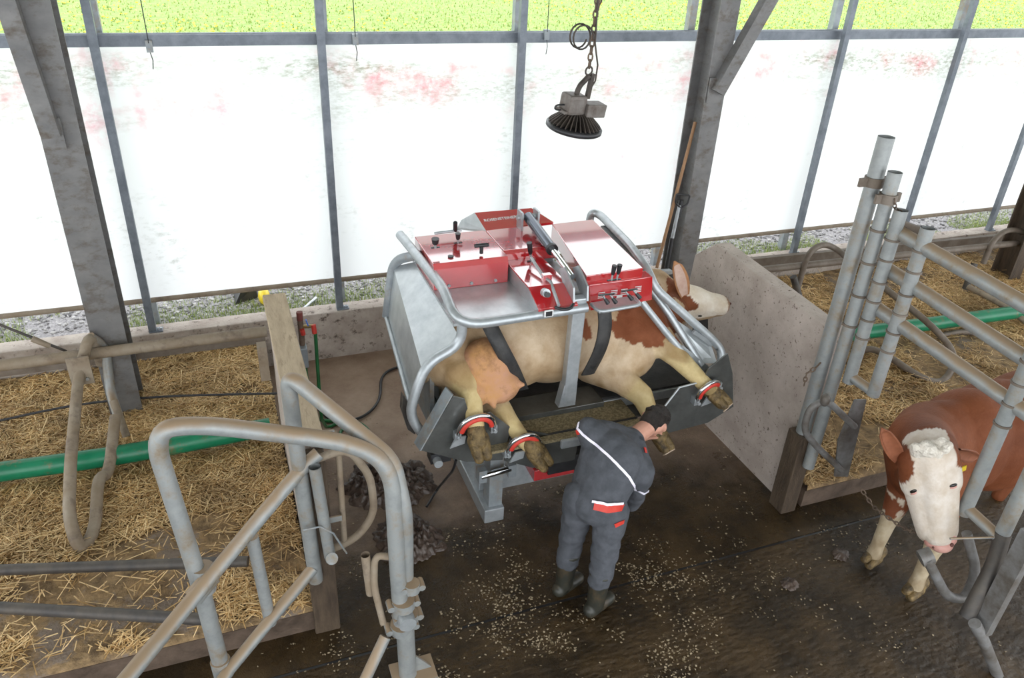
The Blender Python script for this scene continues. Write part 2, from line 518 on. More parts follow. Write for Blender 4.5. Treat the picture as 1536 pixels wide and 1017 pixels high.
class MB:
    def __init__(self):
        self.v = []
        self.f = []
        self.smooth = []

    def add(self, vs, fs, smooth=False):
        o = len(self.v)
        self.v += [tuple(v) for v in vs]
        self.f += [tuple(i + o for i in f) for f in fs]
        self.smooth += [smooth] * len(fs)
        return self

    def hexa(self, p):
        """8 points: bottom 4 then top 4, same order"""
        return self.add(p, [(3, 2, 1, 0), (4, 5, 6, 7), (0, 1, 5, 4), (1, 2, 6, 5), (2, 3, 7, 6), (3, 0, 4, 7)])

    def box(self, x0, x1, y0, y1, z0, z1):
        return self.hexa([(x0, y0, z0), (x1, y0, z0), (x1, y1, z0), (x0, y1, z0),
                          (x0, y0, z1), (x1, y0, z1), (x1, y1, z1), (x0, y1, z1)])

    def bar(self, a, b, w, h, up=(0, 0, 1)):
        """rectangular bar between two points"""
        a, b = Vector(a), Vector(b)
        d = (b - a).normalized()
        s = d.cross(Vector(up))
        if s.length < 1e-4:
            s = d.cross(Vector((1, 0, 0)))
        s.normalize()
        u = s.cross(d)
        s *= w / 2
        u *= h / 2
        return self.hexa([a - s - u, a + s - u, b + s - u, b - s - u, a - s + u, a + s + u, b + s + u, b - s + u])

    def prism(self, poly, off):
        """polygon swept along an offset vector"""
        n = len(poly)
        a = [Vector(p) for p in poly]
        off = Vector(off)
        b = [p + off for p in a]
        fs = [tuple(range(n - 1, -1, -1)), tuple(range(n, 2 * n))]
        fs += [(i, (i + 1) % n, n + (i + 1) % n, n + i) for i in range(n)]
        return self.add(a + b, fs)

    def tube(self, pts, r, n=10, closed=False, caps=True):
        pts = [Vector(p) for p in pts]
        m = len(pts)
        rs = r if isinstance(r, (list, tuple)) else [r] * m
        tg = []
        for i in range(m):
            if closed:
                d = pts[(i + 1) % m] - pts[i - 1]
            elif i == 0:
                d = pts[1] - pts[0]
            elif i == m - 1:
                d = pts[-1] - pts[-2]
            else:
                d = pts[i + 1] - pts[i - 1]
            tg.append(d.normalized())
        ref = Vector((0, 0, 1)) if abs(tg[0].z) < 0.9 else Vector((1, 0, 0))
        nrm = (ref - tg[0] * ref.dot(tg[0])).normalized()
        vs = []
        for i in range(m):
            nrm = (nrm - tg[i] * nrm.dot(tg[i]))
            nrm = nrm.normalized() if nrm.length > 1e-6 else tg[i].orthogonal().normalized()
            bn = tg[i].cross(nrm)
            for k in range(n):
                a = 2 * math.pi * k / n
                vs.append(pts[i] + (nrm * math.cos(a) + bn * math.sin(a)) * rs[i])
        fs = []
        for i in range(m if closed else m - 1):
            j = (i + 1) % m
            for k in range(n):
                l = (k + 1) % n
                fs.append((i * n + k, i * n + l, j * n + l, j * n + k))
        self.add(vs, fs, True)
        if caps and not closed:
            self.add(vs[:n], [tuple(range(n - 1, -1, -1))])
            self.add(vs[-n:], [tuple(range(n))])
        return self

    def cyl(self, a, b, r, n=12, r2=None):
        return self.tube([a, b], [r, r if r2 is None else r2], n)

    def ell(self, c, r, n=12, rot=None):
        c = Vector(c)
        vs, fs = [], []
        m = max(6, n // 2)
        for i in range(1, m):
            th = math.pi * i / m
            for k in range(n):
                ph = 2 * math.pi * k / n
                p = Vector((r[0] * math.sin(th) * math.cos(ph), r[1] * math.sin(th) * math.sin(ph), r[2] * math.cos(th)))
                vs.append(c + (rot @ p if rot is not None else p))
        for q in (Vector((0, 0, r[2])), Vector((0, 0, -r[2]))):
            vs.append(c + (rot @ q if rot is not None else q))
        t, b = len(vs) - 2, len(vs) - 1
        for i in range(m - 2):
            for k in range(n):
                l = (k + 1) % n
                fs.append((i * n + k, (i + 1) * n + k, (i + 1) * n + l, i * n + l))
        for k in range(n):
            l = (k + 1) % n
            fs.append((t, k, l))
            fs.append((b, (m - 2) * n + l, (m - 2) * n + k))
        return self.add(vs, fs, True)

    def cap(self, a, ra, b, rb, n=14):
        """tapered capsule"""
        a, b = Vector(a), Vector(b)
        d = (b - a).normalized()
        pts, rs = [], []
        for k in range(5):
            t = math.pi / 2 * k / 5
            pts.append(a - d * ra * math.cos(t))
            rs.append(max(ra * math.sin(t), 1e-3))
        pts.append(a)
        rs.append(ra)
        pts.append(b)
        rs.append(rb)
        for k in range(4, -1, -1):
            t = math.pi / 2 * k / 5
            pts.append(b + d * rb * math.cos(t))
            rs.append(max(rb * math.sin(t), 1e-3))
        return self.tube(pts, rs, n)

    def chain(self, pr, n=14):
        for (a, ra), (b, rb) in zip(pr[:-1], pr[1:]):
            self.cap(a, ra, b, rb, n)
        return self

    def lathe(self, c, axis, prof, n=24):
        c, axis = Vector(c), Vector(axis).normalized()
        return self.tube([c + axis * h for h, r in prof], [max(r, 1e-3) for h, r in prof], n)

    def mesh(self, name='m', bevel=0.0):
        me = bpy.data.meshes.new(name)
        me.from_pydata(self.v, [], self.f)
        me.polygons.foreach_set('use_smooth', self.smooth)
        me.update()
        return me

    def build(self, name, matl, parent=None, bevel=0.0):
        me = self.mesh(name)
        if bevel:
            bm = bmesh.new()
            bm.from_mesh(me)
            bmesh.ops.remove_doubles(bm, verts=bm.verts, dist=1e-6)
            ed = [e for e in bm.edges if len(e.link_faces) == 2 and e.calc_face_angle(0) > 0.6]
            bmesh.ops.bevel(bm, geom=ed, offset=bevel, segments=2, affect='EDGES', profile=0.6)
            bm.to_mesh(me)
            bm.free()
        return link_mesh(name, me, parent, matl)


def blob(mb, voxel, smooth=6):
    """one continuous skin over overlapping closed shapes"""
    me = mb.mesh('tmp')
    o = bpy.data.objects.new('tmp', me)
    col.objects.link(o)
    r = o.modifiers.new('r', 'REMESH')
    r.mode = 'VOXEL'
    r.voxel_size = voxel
    r.use_smooth_shade = True
    s = o.modifiers.new('s', 'SMOOTH')
    s.factor = 0.5
    s.iterations = smooth
    dg = bpy.context.evaluated_depsgraph_get()
    out = bpy.data.meshes.new_from_object(o.evaluated_get(dg))
    bpy.data.objects.remove(o)
    bpy.data.meshes.remove(me)
    out.polygons.foreach_set('use_smooth', [True] * len(out.polygons))
    return out


def colour(me, fn):
    a = me.color_attributes.new('Col', 'FLOAT_COLOR', 'POINT')
    buf = np.ones((len(me.vertices), 4), dtype=np.float32)
    for i, v in enumerate(me.vertices):
        buf[i, :3] = fn(v.co, v.normal)
    a.data.foreach_set('color', buf.ravel())


def np_mesh(name, verts, faces, parent=None, matl=None, smooth=False):
    """fast mesh from numpy arrays, faces (n,k)"""
    me = bpy.data.meshes.new(name)
    k = faces.shape[1]
    me.vertices.add(len(verts))
    me.vertices.foreach_set('co', np.asarray(verts, dtype=np.float32).ravel())
    me.loops.add(faces.size)
    me.loops.foreach_set('vertex_index', faces.astype(np.int32).ravel())
    me.polygons.add(len(faces))
    me.polygons.foreach_set('loop_start', np.arange(0, faces.size, k, dtype=np.int32))
    me.polygons.foreach_set('use_smooth', np.full(len(faces), smooth))
    me.update(calc_edges=True)
    me.validate()
    return link_mesh(name, me, parent, matl)


def copy_tree(o, parent=None):
    c = o.copy()
    col.objects.link(c)
    c.parent = parent
    for ch in o.children:
        copy_tree(ch, c)
    return c


def nz(x, y, z=0.0, s=1.0):
    return noise.noise(Vector((x * s, y * s, z)))


def struct(o):
    o['kind'] = 'structure'
    return o


# ------------------------------------------------------------------ shell
YW = 7.05          # inner face of the low curb wall
ZC = 0.52          # its top
XL0, XL1 = 0.20, 0.37      # left partition
XR0, XR1 = 3.98, 4.12      # right partition
YB = 3.70          # front edge of the bays
ZB = 0.22          # straw bed level
JY = 3.36          # floor joint
struct(MB().box(-9, 16, -5, JY - 0.012, -0.2, 0.0).build('floor', 'alley'))
fb = MB().box(-9, 16, JY + 0.012, 7.3, -0.2, 0.0)
struct(fb.build('floor_bay', 'bayfloor'))
struct(MB().box(-9, 16, JY - 0.012, JY + 0.012, -0.2, -0.006).build('trim_1', 'black'))
struct(MB().box(-9, 16, YW, YW + 0.2, -0.2, ZC).build('wall_back', 'curb', bevel=0.012))
# left partition: tall board wall with a broad weathered cap
wl = MB().box(XL0 + 0.02, XL1 - 0.02, YB + 0.05, 5.55, 0, 1.44).build('wall_left', 'concrete', bevel=0.01)
struct(wl)
MB().box(XL0, XL1, YB, 5.6, 1.44, 1.5).build('cap_board', 'wood_cap', wl, bevel=0.008)
# right partition: concrete slab with a slanted far corner
pr = [(XR0, YB + .05, -0.05), (XR0, 7.04, -0.05), (XR0, 7.04, 0.6), (XR0, 5.52, 1.10), (XR0, 5.50, 1.47),
      (XR0, 5.22, 1.69), (XR0, YB + .05, 1.62)]
wr = MB().prism([(p[0], p[1], p[2]) for p in pr][::-1], (XR1 - XR0, 0, 0)).build('wall_right', 'concrete', bevel=0.01)
struct(wr)
# raised lying beds
struct(MB().box(-9, XL0 + 0.02, YB - 0.05, YW, -0.1, ZB - 0.06).build('floor_left', 'kerb_dirty'))
struct(MB().box(XR1 - 0.02, 16, YB - 0.05, YW, -0.1, ZB - 0.06).build('floor_right', 'kerb_dirty'))
# unseen roof, added and sized to limit sky light indoors, open behind camera
struct(MB().box(-12, 20, -2.4, 8.3, 5.6, 5.7).build('shading_ceiling', 'roof'))
# outside
struct(MB().box(-20, 40, YW + 0.2, 11.2, -0.1, 0.45).build('ground_gravel', 'gravel'))
struct(MB().box(-60, 120, 11.2, 140, -0.1, 0.46).build('ground_meadow', 'meadow'))


def bed(name, x0, x1, label, seed):
    nx, ny = 110, 60
    y0, y1 = YB - 0.04, YW - 0.002
    xs = np.linspace(x0, x1, nx)
    ys = np.linspace(y0, y1, ny)
    vs = []
    for j, y in enumerate(ys):
        for i, x in enumerate(xs):
            h = ZB + bedh(x, y)
            vs.append((x, y, h))
    for x in xs:
        vs.append((x, y0 - 0.01, 0.12))
    V = np.array(vs)
    idx = np.arange(nx * ny).reshape(ny, nx)
    F = np.stack([idx[:-1, :-1].ravel(), idx[:-1, 1:].ravel(), idx[1:, 1:].ravel(), idx[1:, :-1].ravel()], 1)
    e = np.arange(nx * ny, nx * ny + nx)
    F2 = np.stack([e[:-1], e[1:], idx[0, 1:], idx[0, :-1]], 1)
    o = np_mesh(name, V, np.concatenate([F, F2]), None, 'straw_bed', True)
    return tag(o, label, 'straw bed', kind='stuff')


def bedh(x, y):
    h = 0.05 * nz(x, y, 0.3, 1.1) + 0.03 * nz(x, y, 4, 3.7) + 0.015 * nz(x, y, 2, 11)
    h += 0.05 * max(0, (y - 6.3)) * 1.2
    return h


def straw(name, x0, x1, n, label, seed):
    g = np.random.default_rng(seed)
    P_ = []
    while len(P_) < n:
        x = g.uniform(x0, x1)
        y = g.uniform(YB - 0.03, YW - 0.05)
        d = nz(x, y, 7.7, 0.9) + 0.6 * nz(x, y, 1.1, 2.3)
        if d < -0.2 and g.random() < min(.93, .5 - 3 * (d + .2)):
            continue
        P_.append((x, y, ZB + bedh(x, y) + abs(g.normal(0, 0.014)) + 0.006))
    C = np.array(P_)
    yaw = g.uniform(0, 2 * np.pi, n)
    pit = g.normal(0, 0.20, n)
    L = g.uniform(0.03, 0.13, n) * np.where(g.random(n) < 0.2, 2.0, 1.0)
    w = g.uniform(0.0018, 0.0042, n)
    D = np.stack([np.cos(yaw) * np.cos(pit), np.sin(yaw) * np.cos(pit), np.sin(pit)], 1)
    S = np.stack([-np.sin(yaw), np.cos(yaw), np.zeros(n)], 1)
    U = np.cross(D, S)
    V = np.empty((n, 6, 3))
    for e, s in ((0, -1), (1, 1)):
        c = C + D * (L * s / 2)[:, None]
        c[:, 2] = np.maximum(c[:, 2], ZB - 0.03)
        for k in range(3):
            a = 2 * np.pi * k / 3 + 0.5
            V[:, e * 3 + k] = c + (S * math.cos(a) + U * math.sin(a)) * w[:, None]
    V[:, :, 1] = np.clip(V[:, :, 1], YB - 0.09, YW - 0.005)
    if x0 < 0:
        V[:, :, 0] = np.minimum(V[:, :, 0], XL0 + 0.015)
    else:
        V[:, :, 0] = np.maximum(V[:, :, 0], XR1 + 0.005)
    q = np.array([(0, 1, 4, 3), (1, 2, 5, 4), (2, 0, 3, 5)])
    F = (np.arange(n)[:, None, None] * 6 + q[None]).reshape(-1, 4)
    o = np_mesh(name, V.reshape(-1, 3), F, None, 'straw')
    return tag(o, label, 'straw', kind='stuff')


bed('straw_bedding', -4.2, XL0 + 0.01, 'trodden straw and dung bedding layer in the left lying stalls', 1)
bed('straw_bedding', XR1 + 0.002, 11.5, 'trodden straw and dung bedding layer in the right lying stalls', 2)
straw('loose_straw', -3.2, XL0 - 0.0, 36000, 'loose golden straw stalks strewn over the left stalls', 3)
straw('loose_straw', XR1, 10.5, 36000, 'loose golden straw stalks strewn over the right stalls', 4)

# gravel stones and grass strip outside the curb
ico = bmesh.new()
bmesh.ops.create_icosphere(ico, subdivisions=1, radius=1.0)
IV = np.array([v.co[:] for v in ico.verts])
IF = np.array([[v.index for v in f.verts] for f in ico.faces])
ico.free()


def scatter_stones(name, n, x0, x1, y0, y1, z, smin, smax, matl, label, cat, flat=0.6, clump=None, g=None):
    g = g or np.random.default_rng(len(name) + n)
    pts = []
    while len(pts) < n:
        x, y = g.uniform(x0, x1), g.uniform(y0, y1)
        if clump and not clump(x, y, g):
            continue
        pts.append((x, y))
    pts = np.array(pts)
    s = g.uniform(smin, smax, (n, 3))
    s[:, 2] *= flat
    yaw = g.uniform(0, 6.28, n)
    V = IV[None] * s[:, None, :] * g.uniform(0.8, 1.2, (n, len(IV), 1))
    c, d = np.cos(yaw)[:, None], np.sin(yaw)[:, None]
    X = V[:, :, 0] * c - V[:, :, 1] * d + pts[:, 0:1]
    Y = V[:, :, 0] * d + V[:, :, 1] * c + pts[:, 1:2]
    Z = V[:, :, 2] + z + s[:, 2:3] * 0.4
    V = np.stack([X, Y, Z], 2).reshape(-1, 3)
    F = (np.arange(n)[:, None, None] * len(IV) + IF[None]).reshape(-1, 3)
    o = np_mesh(name, V, F, None, matl)
    return tag(o, label, cat, kind='stuff')


scatter_stones('gravel_stones', 13000, -3.5, 13.5, 7.45, 10.2, 0.45, 0.010, 0.030, 'pebble',
               'grey gravel stones on the ground outside under the curtain', 'gravel')


def grass(name, n, fn, zb, hmin, hmax, w, label):
    g = np.random.default_rng(n)
    C = np.array([fn(g) for _ in range(n)])
    yaw = g.uniform(0, 6.28, n)
    lean = g.uniform(0.1, 0.8, n)
    h = g.uniform(hmin, hmax, n)
    dx = np.stack([np.cos(yaw), np.sin(yaw)], 1)
    sx = np.stack([-np.sin(yaw), np.cos(yaw)], 1)
    V = np.empty((n, 3, 3))
    base = np.concatenate([C, np.full((n, 1), zb)], 1)
    V[:, 0] = base
    V[:, 0, :2] -= sx * w / 2
    V[:, 1] = base
    V[:, 1, :2] += sx * w / 2
    V[:, 2] = base
    V[:, 2, :2] += dx * (h * lean)[:, None]
    V[:, 2, 2] += h
    V[:, :, 1] = np.maximum(V[:, :, 1], YW + 0.215)
    o = np_mesh(name, V.reshape(-1, 3), np.arange(n * 3).reshape(n, 3), None, 'grass_blade')
    return tag(o, label, 'grass', kind='stuff')


def strip(g):
    while True:
        x, y = g.uniform(-3.5, 13.5), YW + 0.23 + abs(g.normal(0, 0.30))
        if nz(x, y, 3.3, 1.3) > -0.25:
            return x, y


grass('grass_strip', 22000, strip, 0.448, 0.015, 0.06, 0.008, 'short grass growing along the outer side of the concrete curb')


def fld(g):
    y = 24 + 44 * g.random() ** 1.5
    return g.uniform(-0.55 * y - 5, 0.95 * y + 14), y


grass('meadow_grass', 60000, fld, 0.458, 0.03, 0.10, 0.05, 'fresh green meadow grass in the field behind the barn')
scatter_stones('dandelion_flowers', 9000, -40, 80, 24, 62, 0.50, 0.025, 0.055, 'dandelion',
               'yellow dandelion heads dotted through the green meadow', 'flowers', 0.5,
               lambda x, y, g: nz(x, y, 5.5, 0.16) > -0.1 - 0.3 * g.random() and -0.55 * y - 5 < x < 0.95 * y + 14)

# ------------------------------------------------------------------ side wall: columns, posts, curtain
YCOL = 6.35


def column(px, py, zfix, zb, label, brace, fw=0.24, dp=0.30):
    b = P(px, py, y=YCOL - dp / 2)
    x, y = b.x, YCOL
    t = thing('steel_column', (x, y, zb), label, 'column', 'steel columns of the barn')
    MB().box(x - fw / 2, x + fw / 2, y - dp / 2, y - dp / 2 + 0.016, zb, 5.6).build('flange', 'column', t)
    MB().box(x - fw / 2, x + fw / 2, y + dp / 2 - 0.016, y + dp / 2, zb, 5.6).build('flange', 'column', t)
    MB().box(x - 0.006, x + 0.006, y - dp / 2 + 0.016, y + dp / 2 - 0.016, zb, 5.6).build('web', 'column', t)
    if brace:
        (ax, ay), (bx, by), yb = brace
        a, bq = P(ax, ay, y=yb), P(bx, by, y=yb)
        top = a + (bq - a) * 2.2
        br = MB().bar(a, top, 0.12, 0.10, (0, 1, 0)).build('brace', 'column', t)
        MB().bar(a - Vector((0, -.03, 0.1)), a + Vector((0, .03, 0.12)), 0.14, 0.02, (0, 1, 0)).build('gusset_plate', 'column', br)
    return t


column(176, 560, 0, 0.16, 'grey steel column with diagonal brace standing in the left straw stalls', ((78, 205), (12, 10), YCOL - 0.22), fw=.25)
column(1046, 300, 0, 0.0, 'grey steel column with diagonal brace between crush and right stalls', ((1075, 138), (1150, 5), YCOL - 0.2), fw=.2)
cB = P(1520, 380, y=YCOL)
tb = thing('steel_column', (cB.x, YCOL, 0.16), 'dark brown column foot at the right edge behind the stall divider', 'column', 'steel columns of the barn')
for dy_ in (-0.14, 0.125):
    MB().box(cB.x - .1, cB.x + .1, YCOL + dy_, YCOL + dy_ + .016, .16, 5.6).build('flange', 'wood_dark', tb)
MB().box(cB.x - .006, cB.x + .006, YCOL - .125, YCOL + .125, .16, 5.6).build('web', 'wood_dark', tb)

YP = YW + 0.07
post_names = ['nearest the left column', 'just left of the crush',
              'behind the red crush top', 'first right of the braced right column', 'second right of the braced right column',
              'third right of the braced right column']
for (px, py), nm in zip(((228, 490), (509, 455), (772, 280), (1188, 385), (1365, 312), (1486, 335)), post_names):
    b = P(px, py, y=YP)
    tp = thing('curtain_post', (b.x, YP, ZC), 'slim galvanised post before the curtain, ' + nm, 'post', 'slim posts in front of the curtain')
    MB().box(b.x - .033, b.x + .033, YP - .03, YP - .024, ZC, 5.6).box(b.x - .033, b.x - .027, YP - .024, YP + .03, ZC, 5.6) \
        .box(b.x + .027, b.x + .033, YP - .024, YP + .03, ZC, 5.6).build('channel', 'post', tp)
    MB().box(b.x - .03, b.x + .09, YP - .045, YP + .045, ZC, ZC + .012).build('foot_plate', 'post', tp)
    for dx_ in (.05, .075):
        MB().cyl((b.x + dx_, YP - .01, ZC + .012), (b.x + dx_, YP - .01, ZC + .03), .01, 8).build('bolt', 'galv', tp)
YO = 7.42
ni = 0
for (px, py), nm in zip(((142, 30), (482, 20), (776, 30), (1036, 30), (1252, 30), (1440, 30)),
                        ('at the far left', 'left of the lamp chain', 'beside the lamp chain', 'left of the braced right column',
                         'right of the braced right column', 'at the far right')):
    b = P(px, py, y=YO)
    o = MB().box(b.x - .04, b.x + .04, YO - .04, YO + .04, 0.45, 5.6).build('outer_post', 'galv_dull')
    tag(o, 'dark outer post standing outside behind the curtain ' + nm, 'post', 'outer posts behind the curtain')

YCU = YW + 0.20
ZT, ZL = P(768, 58, y=YCU).z, P(800, 388, y=YCU).z
cur = thing('wind_curtain', (4, YCU, ZL), 'long white translucent wind curtain with pink and green stains', 'curtain')
nx, nzv = 160, 14
V = []
for j in range(nzv + 1):
    for i in range(nx + 1):
        x = -6 + 20 * i / nx
        z = ZL + (ZT - ZL) * j / nzv
        V.append((x, YCU + 0.012 * math.sin(x * 2.1 + z) + 0.010 * nz(x, z, 0, 1.7) + .02, z))
idx = np.arange((nx + 1) * (nzv + 1)).reshape(nzv + 1, nx + 1)
F = np.stack([idx[:-1, :-1].ravel(), idx[:-1, 1:].ravel(), idx[1:, 1:].ravel(), idx[1:, :-1].ravel()], 1)
np_mesh('fabric', np.array(V), F, cur, 'curtain', True)
MB().tube([(-6, YCU, ZT + .02), (14, YCU, ZT + .02)], .05, 12).build('top_roller', 'post', cur)
MB().box(-6, 14, YCU - .05, YCU - .03, ZT - .03, ZT + .06).build('top_rail', 'post', cur)
MB().tube([(-6, YCU, ZL), (14, YCU, ZL)], .024, 10).build('bottom_tube', 'tube_dirty', cur)
for px, py, nm in ((223, 65, 'left of the crush near the left column'), (533, 55, 'above the left of the crush'), (821, 48, 'beside the hanging lamp')):
    b = P(px, py, y=YCU - .09)
    c = thing('pull_cord', (b.x, b.y, b.z), 'thin curtain pull cord with small bracket ' + nm, 'cord', 'curtain pull cords')
    MB().tube([(b.x, b.y, b.z), (b.x - .03, b.y, 5.6)], .004, 6).build('cord', 'black', c)
    MB().box(b.x - .025, b.x + .025, b.y, b.y + .04, b.z - .07, b.z + .02).build('bracket', 'galv_dull', c)
    MB().tube([(b.x, b.y, b.z - .07), (b.x + .01, b.y, b.z - .13), (b.x, b.y, b.z - .2)], .004, 6).build('cord_tail', 'black', c)

# ------------------------------------------------------------------ stall fittings: left
R1 = 0.032


def rod(name, pts, r, matl, label, cat, rad=0.12, group=None, n=12):
    o = MB().tube(fillet(pts, rad), r, n).build(name, matl)
    return tag(o, label, cat, group)


t = thing('neck_rail', P(200, 523, y=6.12), 'long brown horizontal neck rail across the left straw stalls', 'rail')
MB().tube([P(-60, 556, y=6.12), P(400, 497, y=6.05)], .046, 14).build('tube', 'tube_dirty', t)
MB().bar(P(-60, 566, y=6.6), P(398, 508, y=6.6), .04, .07).build('board', 'tube_mid', t)
MB().box(XL0 - .09, XL0 - .02, 5.46, 5.56, .82, 1.12).build('clamp', 'tube_dirty', t)

t = thing('stall_divider', P(125, 560, y=6.0), 'brown hanging loop divider with bolted plate in the left stalls', 'stall divider')
lp = [P(155, 545, x=-1.0), P(137, 497, x=-1.02), P(118, 560, x=-1.02), P(108, 690, x=-1.04), P(102, 775, x=-1.06), P(122, 832, x=-1.03), P(143, 795, x=-.98),
      P(146, 715, x=-.97), P(163, 712, x=-.94), P(172, 630, x=-.94)]
yy = [6.2, 6.12, 5.95, 5.2, 4.75, 4.55, 4.75, 5.15, 5.25, 5.7]
lp = [P(px, py, y=y_) for (px, py), y_ in zip(((152, 545), (135, 497), (118, 562), (106, 690), (103, 780), (122, 832), (143, 795), (147, 716), (163, 712), (173, 625)), yy)]
MB().tube(fillet(lp, .14), .042, 12).build('tube', 'tube_dirty', t)
MB().tube(fillet([P(135, 505, y=6.12), P(158, 520, y=6.2), P(166, 590, y=6.1), P(178, 625, y=5.9)], .1), .038, 12).build('tube', 'galv_dirty', t)
a = P(120, 555, y=5.98)
MB().box(a.x - .07, a.x + .09, a.y - .06, a.y - .04, a.z - .1, a.z + .14).build('clamp_plate', 'tube_dirty', t)
for q in (-.03, .05):
    MB().cyl((a.x + q, a.y - .075, a.z - .05), (a.x + q, a.y - .05, a.z - .05), .014, 8).build('bolt', 'galv_dull', t)
MB().tube([P(170, 600, y=5.9), P(190, 655, y=5.75)], .03, 10).build('stub', 'tube_dirty', t)

t = thing('turnbuckle_rod', P(60, 512, y=6.3), 'thin tension rod with turnbuckle at the left edge above the straw', 'rod')
MB().tube([P(-5, 485, y=6.3), P(100, 527, y=6.25)], .011, 8).build('rod', 'tube_dark', t)
MB().tube([P(48, 508, y=6.25), P(75, 519, y=6.25)], [.026, .022], 8).build('turnbuckle', 'tube_dirty', t)

t = tag(MB().tube(fillet([P(-60, 716, z=.36), P(180, 683, z=.36), P(405, 640, z=.36)], .3), .075, 20).build('brisket_pipe', 'green'),
        'thick green plastic pipe lying across the straw in the left stalls', 'pipe')
rod('floor_tube', [P(-60, 857, z=.42), P(372, 842, z=.42)], .036, 'tube_dark', 'upper of two dark steel tubes low over the left straw', 'tube')
rod('floor_tube', [P(-60, 908, z=.45), P(325, 930, z=.42)], .036, 'tube_dark', 'lower of two dark steel tubes low over the left straw', 'tube')
rod('black_cable', [P(-10, 633, z=.32), P(120, 605, z=.33), P(250, 594, z=.32), P(420, 590, z=.31)], .010, 'black',
    'thin black cable lying on the straw near the left column', 'cable', .3)

# front partition post and gates
t = thing('gate_post', (0.29, 3.62, 0), 'dark wooden post with short open pipe at the end of the left partition', 'post')
MB().box(.20, .36, 3.60, 3.70, 0, 1.42).build('post_timber', 'wood_dark', t, bevel=.01)
a, b = P(472, 700, y=3.52), P(495, 835, y=3.52)
MB().tube([b, a], .034, 14, caps=False).tube([b, a], .029, 14, caps=False).build('pipe', 'galv_dirty', t)
MB().tube([P(455, 795, y=3.5), P(480, 790, y=3.48), P(500, 800, y=3.5), P(520, 830, y=3.5)], .006, 6).build('wire_tie', 'galv_dull', t)
MB().cyl(P(497, 838, y=3.52), P(498, 838, y=3.46), .036, 12).build('end_cap', 'galv_dull', t)

t = thing('hoop_gate', P(600, 1000, z=0), 'large galvanised tube hoop gate in the left foreground', 'gate')
hp = [P(333, 1003, y=3.32), P(300, 875, y=3.34), P(236, 690, y=3.4), P(236, 648, y=3.42), P(275, 636, y=3.42), P(400, 646, y=3.36), P(520, 664, y=3.28), P(583, 697, y=3.2),
      P(592, 770, y=3.15), P(597, 850, y=3.13), P(602, 930, y=3.12)]
hp = [P(333, 1003, y=3.32), P(299, 872, y=3.34), P(226, 645, y=3.42), P(300, 636, y=3.42), P(530, 664, y=3.28), P(588, 700, y=3.2), P(596, 850, y=3.13), P(602, 935, y=3.12)]
MB().tube(fillet(hp, .2, 8), .046, 16).build('hoop', 'galv_dirty', t)
MB().tube(fillet([P(180, 1030, y=2.82), P(300, 885, y=3.26), P(445, 710, y=3.56), P(478, 680, y=3.6)], .3), .040, 14).build('rail', 'galv_dirty', t)
MB().tube([P(320, 1040, y=3.15), P(345, 1003, y=3.28), P(470, 852, y=3.55)], .036, 14).build('rail', 'galv_dirty', t)
MB().tube([P(378, 805, y=3.46), P(406, 935, y=3.44)], .035, 14).build('upright', 'galv_dirty', t)
a = P(300, 875, y=3.3)
MB().cyl(P(303, 850, y=3.34), P(308, 885, y=3.33), .058, 14).build('clamp', 'galv_dirty', t)
MB().cyl(P(290, 897, y=3.24), P(318, 863, y=3.30), .052, 14).build('clamp', 'galv_dirty', t)
MB().cyl(P(330, 990, y=3.32), P(336, 1012, y=3.31), .056, 14).build('clamp', 'galv_dirty', t)

t = thing('hoop_gate', P(605, 1000, z=0), 'second tube hoop running back from the foreground post to the left partition', 'gate')
hp = [P(470, 855, y=3.58), P(452, 720, y=3.58), P(427, 560, y=3.6), P(560, 668, y=3.3), P(603, 715, y=3.18), P(608, 900, y=3.16)]
hp2 = [P(474, 870, y=3.57), P(449, 700, y=3.57), P(430, 560, y=3.6), P(590, 690, y=3.24), P(608, 770, y=3.17), P(610, 920, y=3.16)]
MB().tube(fillet(hp2, .10, 8), .043, 16).build('hoop', 'galv_dirty', t)
dl = [P(470, 690, y=3.6), P(522, 672, y=3.62), P(556, 715, y=3.64), P(562, 770, y=3.62), P(535, 808, y=3.6), P(487, 828, y=3.58)]
MB().tube(fillet(dl, .09), .024, 10).build('inner_loop', 'tube_dirty', t)
MB().tube([P(508, 680, y=3.62), P(517, 815, y=3.6)], .018, 10).build('inner_bar', 'tube_dirty', t)
for (px, py) in ((488, 652), (500, 780), (492, 655)):
    a = P(px, py, y=3.56)
    MB().box(a.x - .02, a.x + .05, a.y, a.y + .012, a.z - .02, a.z + .02).build('lug', 'galv_dirty', t)

pb = P(612, 1012, z=0)
t = thing('clamp_post', (pb.x, pb.y, 0), 'dirty foreground post with pipe clamps carrying the hoop gates', 'post')
MB().tube([(pb.x, pb.y, 0), (pb.x - .01, pb.y + .02, .62)], .055, 16).build('pipe', 'galv_dirty', t)
MB().prism([(pb.x + .03, pb.y, 0), (pb.x + .16, pb.y, 0), (pb.x + .03, pb.y, .18)], (0, .015, 0)).build('gusset', 'galv_dirty', t)
MB().box(pb.x - .1, pb.x + .17, pb.y - .08, pb.y + .1, 0, .012).build('base_plate', 'galv_dirty', t)
for px, py, s in ((605, 905, 1), (612, 925, .9), (603, 940, 1.05), (618, 880, .7)):
    a = P(px, py, y=3.11)
    MB().cyl(a - Vector((0, 0, .03)), a + Vector((0, 0, .03)), .066 * s, 14).build('clamp', 'galv_dirty', t)
    for sx in (-1, 1):
        MB().cyl(a + Vector((.075 * s * sx, -.03, 0)), a + Vector((.075 * s * sx, .04, 0)), .022, 8).build('clamp_bolt', 'galv_dirty', t)
a = P(612, 938, y=3.02)
MB().cyl(a, a + Vector((0, .06, 0)), .05, 18).build('pipe_end', 'galv', t)
